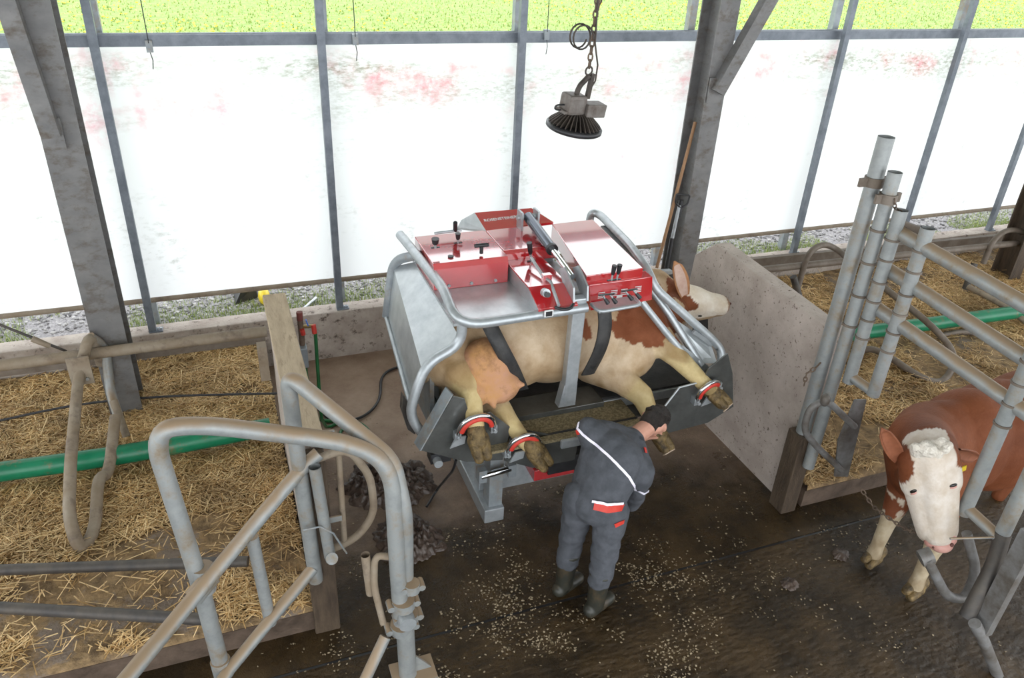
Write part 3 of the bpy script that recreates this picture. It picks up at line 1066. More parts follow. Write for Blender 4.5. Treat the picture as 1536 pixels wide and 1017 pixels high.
MB().tube([P(548, 832, y=3.2), P(556, 890, y=3.2)], .026, 12, caps=False).build('socket', 'tube_dirty', t)
MB().tube(fillet([P(585, 835, y=3.16), P(562, 833, y=3.18), P(561, 880, y=3.17), P(575, 935, y=3.12)], .07), .020, 10).build('latch_loop', 'tube_dirty', t)
MB().tube([P(545, 1025, y=2.95), P(578, 955, y=3.08)], .034, 14).build('stay', 'galv_dirty', t)

# ------------------------------------------------------------------ tap, hoses
t = thing('water_tap', P(458, 500, y=5.42), 'tap with blue lever and red hose coupling at the far end of the left partition', 'tap')
YT = 5.42
a = P(451, 500, y=YT)
MB().tube([(a.x, YT, 0), P(450, 478, y=YT)], .022, 10).build('riser', 'rust', t)
MB().tube([P(449, 468, y=YT), P(450, 480, y=YT)], .024, 10).build('top_cap', 'rust_red', t)
MB().tube([P(452, 490, y=YT), P(470, 489, y=YT - .03)], .014, 8).build('body', 'brass', t)
MB().bar(P(459, 480, y=YT - .03), P(462, 488, y=YT - .03), .028, .010).build('lever', 'blue', t)
MB().tube([P(470, 487, y=YT - .03), P(472, 500, y=YT - .04)], .019, 10).build('coupling', 'red_pad', t)
MB().tube([P(453, 494, y=YT - .03), P(455, 502, y=YT - .03)], .018, 10).build('coupling', 'red_pad', t)
q0, q1 = P(447, 518, y=YT), P(462, 545, y=YT)
MB().box(q0.x, q1.x, YT - .07, YT + .02, q1.z, q0.z).build('valve_box', 'galv_dull', t, bevel=.006)
MB().bar((XL1 - .01, YT, q0.z - .03), (a.x, YT, q0.z - .03), .03, .02).build('wall_bracket', 'galv_dull', t)
fz = .016
rod('garden_hose', [P(473, 499, y=YT - .04), P(477, 560, y=YT - .06), P(482, 628, y=YT - .10), P(490, 642, z=fz), P(512, 632, z=fz), P(540, 633, z=fz), P(557, 648, z=fz),
                    P(546, 662, z=fz), P(516, 660, z=fz), P(508, 648, z=fz), P(522, 638, z=fz)], .014, 'green_hose', 'green garden hose hanging from the tap and coiled on the floor', 'hose', .12, n=8)
rod('hose', [P(456, 540, y=YT - .04), P(460, 570, y=YT - .04), P(470, 612, y=YT - .06), P(478, 630, z=fz), P(500, 632, z=fz)], .016, 'green_hose', 'dark green hose hanging close beside the left partition', 'hose', .1, n=8)
rod('black_hose', [P(610, 546, z=.02), P(570, 560, z=.02), P(572, 600, z=.02), P(545, 628, z=.02), P(500, 634, z=.02), P(478, 615, z=.02)], .013, 'black',
    'black hose curving over the floor from the crush to the tap', 'hose', .35, n=8)

# ------------------------------------------------------------------ right fittings
def post_with_rings(name, px, pt, y, label, r=.045, rings=(), zb=0, matl='galv_dirty'):
    top = P(px, pt, y=y)
    t_ = thing(name, (top.x, y, zb), label, 'post', 'upright gate tubes beside the right slab')
    MB().tube([(top.x, y, zb), top], r, 16, caps=False).tube([(top.x, y, zb + .02), top], r * .86, 16, caps=False).build('tube', matl, t_)
    for z_ in rings:
        MB().cyl((top.x, y, z_ - .008), (top.x, y, z_ + .008), r + .007, 16).build('ring', 'tube_mid', t_)
    return t_, top


t1, p1 = post_with_rings('gate_post', 1330, 205, 3.70, 'tallest galvanised gate post at the near end of the right slab', .052)
MB().box(p1.x - .07, p1.x + .07, 3.62, 3.78, 0, .75).build('timber_foot', 'wood_dark', t1, bevel=.01)
a = P(1312, 272, y=3.70)
MB().cyl((p1.x, 3.70, a.z - .03), (p1.x, 3.70, a.z + .03), .064, 16).build('clamp', 'tube_mid', t1)
MB().box(p1.x - .12, p1.x + .11, 3.69, 3.71, a.z - .028, a.z + .028).build('clamp_ear', 'tube_mid', t1)
t2, p2 = post_with_rings('gate_post', 1343, 258, 3.58, 'second tallest ringed gate tube, clamped to the tallest post', .045, (2.45, 2.22, 1.98, 1.75), zb=.5)
MB().cyl((p2.x, 3.58, p2.z - .2), (p2.x, 3.58, p2.z - .14), .058, 16).build('clamp', 'tube_mid', t2)
MB().box(p2.x - .1, p2.x + .1, 3.57, 3.59, p2.z - .2, p2.z - .14).build('clamp_ear', 'tube_mid', t2)

gx = P(1352, 315, y=3.46).x
t = thing('rail_gate', (gx, 3.4, 0.5), 'galvanised gate with three long rails and ringed uprights beside the cow', 'gate')
ups = []
for px, pt, y_, zb_ in ((1352, 315, 3.48, .95), (1392, 342, 3.28, .95), (1560, 500, 2.40, .75), (1600, 600, 2.14, .75)):
    if px > 1500:
        yb = y_
        q = P(1445, 770, y=2.40) if px == 1560 else P(1500, 795, y=2.16)
        top = Vector((q.x, yb, 2.5))
    else:
        top = P(px, pt, y=y_)
    zb_ = {1352: P(1262, 575, y=3.48).z, 1392: P(1298, 595, y=3.28).z, 1560: P(1445, 770, y=2.40).z, 1600: P(1498, 800, y=2.14).z}[px]
    u_ = MB().tube([(top.x, top.y, zb_), top], .043, 16, caps=False).tube([(top.x, top.y, zb_), top], .037, 16, caps=False).build('upright', 'galv_dirty', t)
    ups.append((top, zb_))
    for z_ in (2.42, 2.28, 2.12, 1.98, 1.84, 1.70):
        if z_ < top.z - .03:
            MB().cyl((top.x, top.y, z_ - .007), (top.x, top.y, z_ + .007), .05, 16).build('ring', 'tube_mid', u_)
for (a_, b_) in (((1345, 347), (1400, 385)), ((1333, 405), (1402, 450)), ((1312, 460), (1520, 612))):
    a = P(*a_, y=3.50)
    zz = a.z
    e = Vector((ups[2][0].x + .02, 2.1, zz - .10))
    MB().tube([a, e], .046, 16).build('rail', 'galv_dirty', t)
for i, j in ((0, 1), (2, 3)):
    a, b = Vector((ups[i][0].x, ups[i][0].y, ups[i][1] + .05)), Vector((ups[j][0].x, ups[j][0].y, ups[i][1] + .03))
    MB().tube([a, b], .036, 14).build('stub', 'galv_dirty', t)
for a_, b_, y_ in (((1385, 365), (1330, 345), 3.42), ((1350, 440), (1320, 420), 3.44)):
    a, b = P(*a_, y=y_ - .05), P(*b_, y=y_ + .1)
    MB().bar(a + Vector((.05, 0, .05)), b + Vector((.05, 0, .05)), .035, .05).build('bracket', 'tube_mid', t)
# bent plate and curved latch handle at the foot of the near uprights
MB().prism([P(1283, 600, y=3.3), P(1300, 600, y=3.3), P(1272, 715, y=3.38), P(1252, 715, y=3.38), P(1258, 660, y=3.35)], (0, .012, 0)).build('foot_plate', 'tube_worn', t)
MB().tube(fillet([P(1282, 640, y=3.3), P(1240, 600, y=3.35), P(1215, 610, y=3.38), P(1205, 645, y=3.38), P(1225, 670, y=3.36), P(1262, 705, y=3.34)], .08), .024, 12).build('latch_handle', 'tube_worn', t)
MB().ell(P(1238, 600, y=3.33), (.034, .034, .05), 12).build('latch_knuckle', 'tube_worn', t)

t = thing('alley_gate_fitting', P(1440, 930, z=0), 'dark bent tube fittings and kick bar at the lower right beside the cow muzzle', 'gate fitting')
MB().tube(fillet([P(1390, 838, y=2.25), P(1420, 895, y=2.2), P(1448, 900, y=2.18), P(1465, 855, y=2.2), P(1450, 800, y=2.28)], .1), .030, 12).build('loop', 'tube_worn', t)
MB().cyl(P(1380, 838, y=2.28), P(1398, 832, y=2.26), .05, 12).build('end_cap', 'tube_worn', t)
MB().tube(fillet([P(1505, 800, y=2.14), P(1490, 850, y=2.1), P(1450, 925, y=2.05)], .1), .045, 12).build('bent_post', 'tube_dark', t)
MB().bar(P(1548, 800, y=1.98), P(1472, 945, y=1.98), .1, .06).build('flat_post', 'tube_worn', t)
MB().tube(fillet([P(1462, 935, y=1.98), P(1475, 960, y=1.95), P(1515, 1060, y=1.9)], .06), .036, 12).build('kick_bar', 'tube_worn', t)
MB().tube([P(1425, 808, y=2.25), P(1495, 806, y=2.15)], .007, 8).build('rod', 'galv_dirty', t)

t = thing('neck_rail', P(1340, 380, y=6.4), 'brown neck rail and board along the curb in the right stalls', 'rail')
MB().tube([P(1140, 405, y=6.35), P(1600, 357, y=6.35)], .04, 12).build('tube', 'tube_mid', t)
MB().bar(P(1120, 395, y=6.75), P(1600, 348, y=6.75), .06, .12).build('board', 'tube_mid', t)


def divider(pxs, ys, name, label, r=.034, rad=.14, matl='tube_mid'):
    t_ = thing(name, P(*pxs[0], y=ys[0]), label, 'stall divider', 'stall dividers in the right stalls')
    MB().tube(fillet([P(*p, y=y_) for p, y_ in zip(pxs, ys)], rad, 8), r, 12).build('tube', matl, t_)
    return t_


t = divider([(1193, 445), (1200, 420), (1212, 378), (1237, 364), (1262, 378), (1275, 392)], [6.3, 6.3, 6.3, 6.4, 6.3, 6.0], 'stall_divider',
            'arched brown divider tube rising behind the right slab', rad=.18)
MB().tube([P(1190, 415, y=6.3), P(1200, 450, y=6.25)], .04, 10).build('foot', 'tube_dark', t)
t = divider([(1322, 428), (1400, 490), (1436, 533), (1418, 575), (1385, 570), (1330, 532), (1300, 520), (1280, 540)], [5.6, 5.0, 4.75, 4.55, 4.6, 5.0, 5.2, 5.2], 'stall_divider',
            'long brown loop divider reaching over the straw behind the rail gate', rad=.2)
t = divider([(1475, 395), (1490, 358), (1515, 342), (1545, 352), (1570, 372)], [6.3, 6.3, 6.4, 6.3, 6.1], 'stall_divider',
            'arched brown divider tube at the right edge above the neck rail', rad=.18)
MB().tube([P(1462, 395, y=6.2), P(1440, 455, y=6.1)], .04, 10).build('foot', 'tube_dark', t)
MB().tube(fillet([P(1452, 430, y=5.9), P(1500, 455, y=5.5), P(1550, 490, y=5.1)], .1), .034, 10).build('lower_tube', 'tube_dirty', t)
t = divider([(1405, 505), (1440, 497), (1465, 500), (1475, 505)], [5.3, 5.3, 5.25, 5.2], 'stall_divider', 'short brown curved tube end lying just below the green pipe', r=.03)
tag(MB().tube([P(1262, 503, z=.36), P(1400, 485, z=.36), P(1600, 458, z=.36)], .075, 20).build('brisket_pipe', 'green'),
    'thick green plastic pipe lying across the straw in the right stalls', 'pipe')


def chainlinks(t_, pts, link, r, matl, name='link'):
    pts = [Vector(p) for p in pts]
    seg = []
    L_ = 0
    for a, b in zip(pts[:-1], pts[1:]):
        n_ = max(1, int((b - a).length / (link * 1.45)))
        for k in range(n_):
            seg.append((a.lerp(b, (k + .5) / n_), (b - a).normalized()))
    for k, (c, d) in enumerate(seg):
        s = d.orthogonal().normalized()
        if k % 2:
            s = d.cross(s)
        ring = [c + d * math.cos(2 * math.pi * q / 10) * link + s * math.sin(2 * math.pi * q / 10) * link * .55 for q in range(10)]
        MB().tube(ring, r, 5, closed=True).build(name, matl, t_)


t = thing('hanging_chain', P(1215, 560, y=3.66), 'short rusty chain hanging on the side of the tallest gate post', 'chain')
MB().tube([P(1222, 553, y=3.62), (p1.x, 3.70, P(1222, 553, y=3.62).z)], .007, 6).build('staple', 'rust', t)
chainlinks(t, [P(1222, 553, y=3.62), P(1210, 560, y=3.62), P(1206, 578, y=3.62)], .022, .005, 'rust')
t = thing('hanging_chain', P(1340, 318, y=3.5), 'little chain hanging below the clamp of the two tall posts', 'chain')
chainlinks(t, [P(1342, 298, y=3.52), P(1342, 312, y=3.52), P(1352, 318, y=3.5)], .018, .004, 'rust')

# broom and shovel in the right column
t = thing('broom', P(990, 400, y=6.1), 'long brown wooden broom handle leaning in the right column', 'broom')
MB().tube([P(1043, 183, y=6.35), P(985, 402, y=6.05)], .016, 10).build('handle', 'broom', t)
b = P(983, 408, y=6.03)
MB().box(b.x - .14, b.x + .14, b.y - .03, b.y + .03, b.z - .05, b.z).build('head', 'wood_dark', t)
t = thing('shovel', P(1000, 405, y=6.1), 'shovel with black D handle and pale shaft leaning on the right column', 'shovel')
MB().tube([P(1019, 308, y=6.15), P(1008, 360, y=6.12)], .017, 10).build('shaft', 'galv', t)
MB().tube([P(1022, 300, y=6.16), P(1018, 325, y=6.15)], .022, 10).build('grip_neck', 'black', t)
hd = [P(1020, 311, y=6.14), P(1013, 304, y=6.14), P(1015, 291, y=6.14), P(1035, 293, y=6.14), P(1031, 306, y=6.14), P(1023, 311, y=6.14)]
MB().tube(fillet(hd, .02), .010, 8).build('grip', 'black', t)
MB().tube([P(1008, 357, y=6.12), P(1000, 402, y=6.08)], [.02, .022], 10).build('shaft_sleeve', 'black', t)

# small things outside under the curtain
t = thing('wheelbarrow_tray', P(372, 450, z=.45), 'black tray with a yellow end lying on the gravel outside', 'tray')
a, b = P(352, 458, z=.452), P(388, 447, z=.452)
MB().hexa([a, b, b + Vector((0, .35, 0)), a + Vector((0, .35, 0)), a + Vector((.08, .05, .13)), b + Vector((-.02, .05, .13)), b + Vector((-.02, .3, .13)), a + Vector((.08, .3, .13))]).build('tray', 'black', t, bevel=.01)
MB().ell(P(396, 444, z=.53), (.06, .12, .09), 12).build('end', 'yellow', t)
rod('pale_stick', [P(450, 468, y=7.22), P(474, 447, z=.48)], .016, 'galv', 'pale pole end sticking up outside behind the tap', 'pole')

# ------------------------------------------------------------------ hanging lamp
c = P(861, 190, y=4.6)
t = thing('high_bay_lamp', c, 'dusty black high bay lamp with cooling fins hanging on a chain', 'lamp')
ax = Vector((.10, -.10, 1)).normalized()
MB().lathe(c - ax * 0.020, ax, [(0, .05), (0, .175), (.008, .186), (.030, .186), (.036, .176), (.038, .12), (.038, .02)], 40).build('rim', 'black', t)
MB().lathe(c - ax * 0.022, ax, [(0, .02), (0, .168), (.006, .168)], 32).build('lens', 'glass', t)
MB().lathe(c, ax, [(.02, .10), (.04, .075), (.10, .06), (.12, .02)], 24).build('core', 'lamp', t)
sx = ax.orthogonal().normalized()
sy = ax.cross(sx)
for k in range(32):
    a = 2 * math.pi * k / 32
    d = sx * math.cos(a) + sy * math.sin(a)
    s = ax.cross(d) * .003
    pl = [c + d * .06 + ax * 0.099, c + d * .06 + ax * 0.020, c + d * .176 + ax * 0.020, c + d * .168 + ax * 0.030, c + d * .10 + ax * 0.086]
    MB().prism([p - s for p in pl], s * 2).build('fin', 'lamp', t)
rt = Vector((1, .2, 0)).normalized()
bx_ = c + ax * 0.158 - rt * .05


def obox(cn, a_, b_, c_):
    a_, b_, c_ = Vector(a_), Vector(b_), Vector(c_)
    return [cn - a_ - b_ - c_, cn + a_ - b_ - c_, cn + a_ + b_ - c_, cn - a_ + b_ - c_, cn - a_ - b_ + c_, cn + a_ - b_ + c_, cn + a_ + b_ + c_, cn - a_ + b_ + c_]


fw = ax.cross(rt).normalized()
rt2 = fw.cross(ax)
MB().hexa(obox(bx_, rt2 * .068, fw * .06, ax * .062)).build('driver_box', 'lamp_grey', t, bevel=.02)
MB().hexa(obox(c + ax * .125 + rt2 * .095 - fw * .03, rt2 * .075, fw * .05, ax * .042)).build('driver_box', 'lamp_grey', t, bevel=.008)
MB().hexa(obox(c + ax * 0.109 - rt2 * .09, rt2 * .05, fw * .05, ax * 0.009)).build('side_plate', 'lamp_grey', t)
MB().hexa(obox(c + ax * 0.264 - rt2 * .00 + rt2 * .055, rt2 * .014, fw * .012, ax * 0.079)).build('hook_arm', 'lamp', t)
MB().tube(fillet([c + ax * 0.198 - rt2 * .04, c + ax * 0.264 - rt2 * .03, c + ax * 0.304 + rt2 * .01, c + ax * 0.330 + rt2 * .03], .05), .018, 8).build('hook_arm', 'lamp', t)
ey = c + ax * 0.360 + rt2 * .02
MB().tube([ey + (rt2 * math.cos(q * .5236) + ax * math.sin(q * .5236)) * .026 for q in range(12)], .006, 6, closed=True).build('eye_ring', 'lamp', t)
for sg in (-1, 1):
    cc = c + ax * 0.132 + rt2 * sg * .155
    MB().tube(fillet([cc - rt2 * sg * .05 + ax * 0.013, cc + rt2 * sg * .03 + ax * 0.013, cc + rt2 * sg * .03 - ax * 0.020, cc - rt2 * sg * .05 - ax * 0.020], .04), .006, 6).build('cable_loop', 'black', t)
MB().tube([c + ax * 0.198 + rt2 * .04, c + ax * 0.297 + rt2 * .09, c + ax * 0.396 + rt2 * .08, c + ax * 0.528 + rt2 * .02, c + ax * 0.627 + rt2 * .0, Vector((c.x, c.y, 5.6))], .006, 6).build('cable', 'lamp', t)
lc = c + ax * 0.554 - rt2 * .07
MB().tube([lc + (rt2 * math.cos(q * .35) * .072 + Vector((0, 0, 1)) * math.sin(q * .35) * .072) + fw * .002 * q for q in range(36)], .006, 6).build('cable_coil', 'lamp', t)
tc_ = thing('lamp_chain', ey, 'rusty link chain carrying the hanging lamp', 'chain')
chainlinks(tc_, [ey + Vector((0, 0, .02)), ey + Vector((.01, 0, .35)), Vector((c.x + .1, c.y, 4.1))], .026, .006, 'rust')
chainlinks(tc_, [ey + Vector((.03, .02, .35)), Vector((c.x + .14, c.y, 4.1))], .026, .006, 'rust')
MB().tube([Vector((c.x + .1, c.y, 4.1)), Vector((c.x + .1, c.y, 5.6))], .012, 6).build('hanger_rod', 'rust', tc_)

exec_after = None
# ------------------------------------------------------------------ crush
ct = thing('hoof_trimming_crush', (2.2, 4.7, 0), 'galvanised tilting hoof trimming crush with red control boxes', 'cattle crush')
# base
bs = MB()
bs.box(1.57, 1.73, 4.24, 5.6, 0.0, .13).build('base_beam', 'galv', ct, bevel=.01)
MB().box(2.95, 3.11, 4.4, 5.6, 0.0, .13).build('base_beam', 'galv', ct, bevel=.01)
MB().box(1.6, 3.08, 4.48, 4.60, .10, .34).build('cross_beam', 'galv', ct, bevel=.008)
MB().box(1.61, 1.72, 4.27, 4.40, .13, .92).build('base_column', 'galv_dull', ct, bevel=.006)
MB().box(1.60, 1.74, 5.0, 5.2, .13, .92).build('base_column', 'galv_dull', ct, bevel=.006)
MB().box(2.95, 3.09, 4.9, 5.1, .13, .92).build('base_column', 'galv_dull', ct, bevel=.006)
q = P(735, 712, y=4.2)
MB().tube([q + Vector((-.07, 0, 0)), q + Vector((.16, 0, .02))], .025, 10).build('ram', 'chrome', ct)
MB().box(q.x - .09, q.x - .03, 4.18, 4.26, q.z - .05, q.z + .06).build('ram_mount', 'galv_dull', ct)
MB().box(q.x + .14, q.x + .2, 4.18, 4.26, q.z - .05, q.z + .06).build('ram_mount', 'galv_dull', ct)
# red tool tray below the table
a, b = P(800, 712, y=4.12), P(872, 702, y=4.12)
MB().box(a.x, b.x + .5, 4.1, 4.3, a.z - .05, a.z + .05).build('tool_tray', 'red', ct, bevel=.006)
MB().box(a.x + .1, b.x + .4, 4.08, 4.26, a.z + .0, a.z + .14).build('tool_box', 'black', ct, bevel=.006)
# table
MB().box(1.25, 3.42, 4.22, 5.45, .90, .98).build('table_frame', 'galv', ct, bevel=.008)
MB().box(1.28, 3.40, 4.24, 5.42, .98, 1.0).build('table_mat', 'rubber', ct)
MB().box(1.40, 2.62, 3.90, 4.24, .95, .972).build('step_mat', 'grit', ct)
MB().box(1.98, 2.62, 3.87, 3.90, .90, .965).build('front_rail', 'galv', ct, bevel=.008)
MB().box(1.75, 2.62, 3.96, 3.975, .972, .98).build('rail_gap', 'black', ct)
MB().box(1.70, 2.45, 4.17, 4.40, .97, 1.015).build('strut_pad', 'steel_dark', ct, bevel=.004)
MB().box(2.62, 3.30, 3.99, 4.13, .96, .975).build('chest_mat', 'rubber', ct)
# left end panel (box section) with hoops
f0, f1, f2, f3 = P(590, 400, y=5.25), P(626, 392, y=5.1), P(581, 470, y=5.25), P(632, 552, y=4.17)
n1, n2 = P(690, 508, y=4.17), P(620, 615, y=4.17)
MB().prism([f0, f2, n2, f3], (.012, 0, 0)).build('side_panel', 'galv_plate', ct)
MB().prism([f0, f3, n1, f1], (0, 0, -.012)).build('top_shelf', 'galv_plate', ct)
MB().tube([f2 + Vector((-.01, 0, -.02)), n2 + Vector((-.012, 0, 0))], .018, 8).build('panel_edge', 'galv', ct)
MB().tube(fillet([P(694, 480, y=4.17), P(691, 517, y=4.17), P(640, 545, y=4.17), P(622, 590, y=4.15), P(614, 625, y=4.14), P(650, 672, y=4.10)], .11, 8), .034, 14).build('end_hoop', 'galv', ct)
MB().tube(fillet([P(640, 380, y=5.0), P(590, 390, y=5.25), P(580, 475, y=5.25)], .12, 8), .036, 14).build('end_hoop', 'galv_dull', ct)
MB().prism([P(604, 592, y=4.25), P(602, 615, y=4.22), P(612, 645, y=4.2), P(622, 652, y=4.2), P(630, 640, y=4.2), P(622, 620, y=4.2)], (0, .05, 0)).build('hook_plate', 'tube_dark', ct, bevel=.004)
MB().box(1.16, 1.19, 4.3, 5.4, .95, 1.4).build('inner_panel', 'galv_dull', ct)
# top tray
ZTR = 1.86
MB().box(1.27, 2.14, 4.13, 5.2, ZTR - .02, ZTR).build('top_tray', 'galv_plate', ct)
MB().tube(fillet([P(600, 352, z=2.03), P(664, 430, z=1.97), P(683, 477, y=4.13), P(710, 487, y=4.10), P(880, 461, y=4.10)], .1, 8), .033, 14).build('tray_rim', 'galv', ct)
MB().bar(P(607, 360, z=2.0), P(667, 436, z=1.93), .02, .09).build('rim_plate', 'galv_plate', ct)
bx1, bx2, by1, by2, bz = 1.28, 1.815, 4.62, 5.14, 2.05
rb = MB()
prf = [(by1, ZTR), (by1, bz - .035), (by1 + .02, bz), (by2, bz), (by2, ZTR)]
rb.prism([(bx1, y_, z_) for y_, z_ in prf], (bx2 - bx1, 0, 0))
o = rb.build('control_box', 'red', ct, bevel=.004)
for px, py in ((673, 428), (707, 424), (743, 420)):
    a = P(px, py, y=by1)
    MB().cyl(a, a + Vector((0, -.012, 0)), .011, 10).build('bolt', 'galv', o)
o = MB().prism([(1.82, y_, z_) for y_, z_ in ((4.72, 1.96), (4.72, 2.03), (4.74, 2.05), (5.14, 2.05), (5.14, 1.96))], (.40, 0, 0)).build('control_box', 'red', ct, bevel=.004)
MB().box(1.83, 2.2, 4.73, 5.13, ZTR, 1.96).build('housing', 'galv_dull', ct)
o = MB().prism([(1.835, y_, z_) for y_, z_ in ((4.72, ZTR), (4.72, 1.965), (4.28, 1.965), (4.10, 1.90), (4.10, ZTR))], (.27, 0, 0)).build('valve_housing', 'galv_plate', ct)
o = MB().prism([(1.83, y_, z_) for y_, z_ in ((4.72, 1.968), (4.72, 1.98), (4.275, 1.98), (4.085, 1.91), (4.085, 1.865), (4.095, 1.865), (4.095, 1.90), (4.275, 1.967))], (.28, 0, 0)).build('valve_cover', 'red', ct, bevel=.002)
a = P(818, 440, y=4.13)
MB().cyl(a + Vector((0, .02, 0)), a + Vector((0, -.02, .01)), .028, 14).build('knob', 'galv', o)
MB().cyl(a + Vector((0, -.02, .0)), a + Vector((0, -.045, .01)), .018, 14).build('knob_stud', 'black', o)
MB().tube([P(797, 387, z=2.04), P(815, 415, z=2.0), P(826, 423, z=1.98), P(838, 458, y=4.07)], .012, 8).build('pull_rod', 'galv', o)
MB().hexa(obox(P(820, 415, z=2.0), (.03, 0, 0), (0, .02, 0), (0, 0, .02))).build('rod_guide', 'red', o)
for px, py in ((777, 405), (764, 398), (786, 420), (795, 440)):
    pass
a = P(820, 466, y=4.09)
MB().box(a.x - .03, a.x + .03, 4.05, 4.06, a.z - .025, a.z + .02).build('warning_label', 'white', ct)
MB().box(a.x - .022, a.x + .022, 4.046, 4.05, a.z - .019, a.z + .014).build('warning_print', 'black', ct)
a = P(845, 461, y=4.08)
MB().tube(fillet([a + Vector((-.06, .0, .01)), a + Vector((-.02, -.03, 0)), a + Vector((.04, -.03, 0)), a + Vector((.07, 0, .015))], .03), .011, 8).build('pull_handle', 'black', ct)
# back sloped panel with maker lettering
bp_ = [P(729, 346, z=2.05), P(830, 333, z=2.05), P(797, 312, z=2.12), P(712, 319, z=2.12)]
o = MB().prism(bp_, (0, 0, -.02)).build('rear_cover', 'red', ct)
MB().prism([P(686, 341, z=1.95), P(729, 346, z=2.05), P(712, 319, z=2.12), P(692, 330, z=2.02)], (0, 0, -.015)).build('rear_cheek', 'galv_plate', ct)
fc = bpy.data.curves.new('lettering', 'FONT')
fc.body = 'ROSENSTEINER'
fc.size = .04
fc.extrude = .001
fo = bpy.data.objects.new('tmp_text', fc)
col.objects.link(fo)
bpy.context.view_layer.update()
tm = bpy.data.meshes.new_from_object(fo.evaluated_get(bpy.context.evaluated_depsgraph_get()))
bpy.data.objects.remove(fo)
ex = (bp_[1] - bp_[0]).normalized()
nn = ex.cross((bp_[3] - bp_[0]).normalized()).normalized()
ey_ = nn.cross(ex)
og = bp_[0].lerp(bp_[3], .45) + ex * .03 + nn * .003
for v in tm.vertices:
    c0 = v.co.copy()
    v.co = og + ex * c0.x + ey_ * c0.y + nn * c0.z
link_mesh('lettering', tm, o, 'white')
# right control box
tq = [P(880, 414, z=2.04), P(965, 402, z=2.04), P(889, 329, z=2.04), P(828, 336, z=2.04)]
dn = Vector((0, 0, -.12))
o = MB().hexa([p + dn for p in tq] + tq).build('control_box', 'red', ct, bevel=.005)
tq2 = [P(884, 428, z=1.97), P(979, 415, z=1.97), P(968, 406, z=1.985), P(880, 418, z=1.985)]
fr = [P(886, 466, y=tq2[0].y - .0), P(978, 450, y=tq2[1].y - .0)]
lo = [fr[0], fr[1], Vector((tq2[2].x, tq2[2].y, fr[1].z)), Vector((tq2[3].x, tq2[3].y, fr[0].z))]
cbx = MB().hexa(lo + tq2).build('valve_box', 'red', ct, bevel=.004)


def lever(parent, px, py, tx, ty, y, matl='black', cross=False, r=.014):
    a, b = P(px, py, y=y), P(tx, ty, y=y - .01)
    MB().tube([a, a.lerp(b, .45)], r * .5, 8).build('lever_rod', 'galv', parent)
    MB().tube([a.lerp(b, .4), a.lerp(b, .5), b], [r * .7, r, r * 1.25], 10).build('lever_grip', matl, parent)
    MB().bar(a + Vector((-.03, 0, .004)), a + Vector((.03, 0, .004)), .012, .008).build('lever_slot', 'black', parent)


for (px, py, tx, ty) in ((917, 421, 922, 398), (925, 420, 930, 397)):
    lever(cbx, px, py, tx, ty, 4.12)
for (px, py, tx, ty) in ((904, 443, 912, 455), (915, 442, 924, 454), (938, 437, 948, 449), (950, 435, 960, 447)):
    lever(cbx, px, py, tx, ty, 4.04, r=.012)
yf = tq2[0].y - .004
for px, py, w_, h_ in ((902, 442, .05, .05), (921, 439, .05, .05), (936, 437, .05, .05), (957, 433, .05, .05)):
    a = P(px, py, y=yf)
    pl = MB()
    for k in range(4):
        pl.box(a.x - w_ / 2, a.x + w_ / 2, yf - .003, yf - .001, a.z - h_ / 2 + k * .013, a.z - h_ / 2 + k * .013 + .005)
    pl.build('lever_print', 'white', cbx)
a = P(929, 445, y=yf)
MB().box(a.x - .022, a.x + .022, yf - .003, yf - .001, a.z - .015, a.z + .015).build('lever_sticker', 'white', cbx)
# left and middle levers
lb = [ch for ch in ct.children if ch.name.startswith('control_box')][0]
lever(lb, 653, 372, 653, 358, 4.78, r=.022)
lever(lb, 687, 365, 687, 350, 4.92, r=.016)
a = P(722, 380, y=4.7)
MB().tube([a, a + Vector((0, 0, .05))], .014, 8).build('lever_rod', 'black', lb)
MB().tube([a + Vector((-.05, 0, .06)), a + Vector((.05, 0, .06))], .015, 8).build('lever_grip', 'black', lb)
a = P(676, 386, y=4.72)
MB().cyl(a, a + Vector((0, 0, .012)), .02, 12).build('cap', 'black', lb)
MB().tube([P(652, 350, z=2.10), P(692, 345, z=2.10)], .011, 8).build('pull_bar', 'galv', lb)
MB().tube([P(683, 346, z=2.10), P(683, 334, z=2.18)], .016, 8).build('lever_grip', 'black', lb)
lever(o, 797, 392, 794, 364, 4.66, r=.016)
# step plate below right box
a, b = P(899, 468, y=4.02), P(962, 457, y=4.02)
MB().tube(fillet([a + Vector((0, .12, 0)), a + Vector((0, 0, 0)), b, b + Vector((0, .12, 0))], .05, 6), .014, 8).build('step_rim', 'galv', ct)
MB().hexa([a + Vector((0, 0, -.01)), b + Vector((0, 0, -.01)), b + Vector((0, .14, -.01)), a + Vector((0, .14, -.01)), a, b, b + Vector((0, .14, 0)), a + Vector((0, .14, 0))]).build('step_plate', 'galv_plate', ct)
# strut and ram
sb, st = P(851, 602, y=4.14), P(868, 445, y=4.14)
MB().bar(sb, st, .095, .07, (0, 1, 0)).build('strut', 'galv', ct, bevel=.01)
for dx_ in (-.05, .05):
    MB().prism([st + Vector((dx_ - .006, -.04, -.02)), st + Vector((dx_ - .006, .05, -.04)), st + Vector((dx_ - .006, .22, .11)), st + Vector((dx_ - .006, .14, .16)), st + Vector((dx_ - .006, -.02, .08))], (.012, 0, 0)).build('strut_cheek', 'galv', ct)
MB().hexa([sb + Vector((-.08, -.03, -.02)), sb + Vector((.05, -.03, -.02)), sb + Vector((.05, .04, -.02)), sb + Vector((-.08, .04, -.02)),
           sb + Vector((-.05, -.03, .16)), sb + Vector((.05, -.03, .16)), sb + Vector((.05, .04, .16)), sb + Vector((-.05, .04, .16))]).build('strut_foot', 'galv', ct)
e0, e1 = P(792, 325, z=2.14), st + Vector((0, .12, .09))
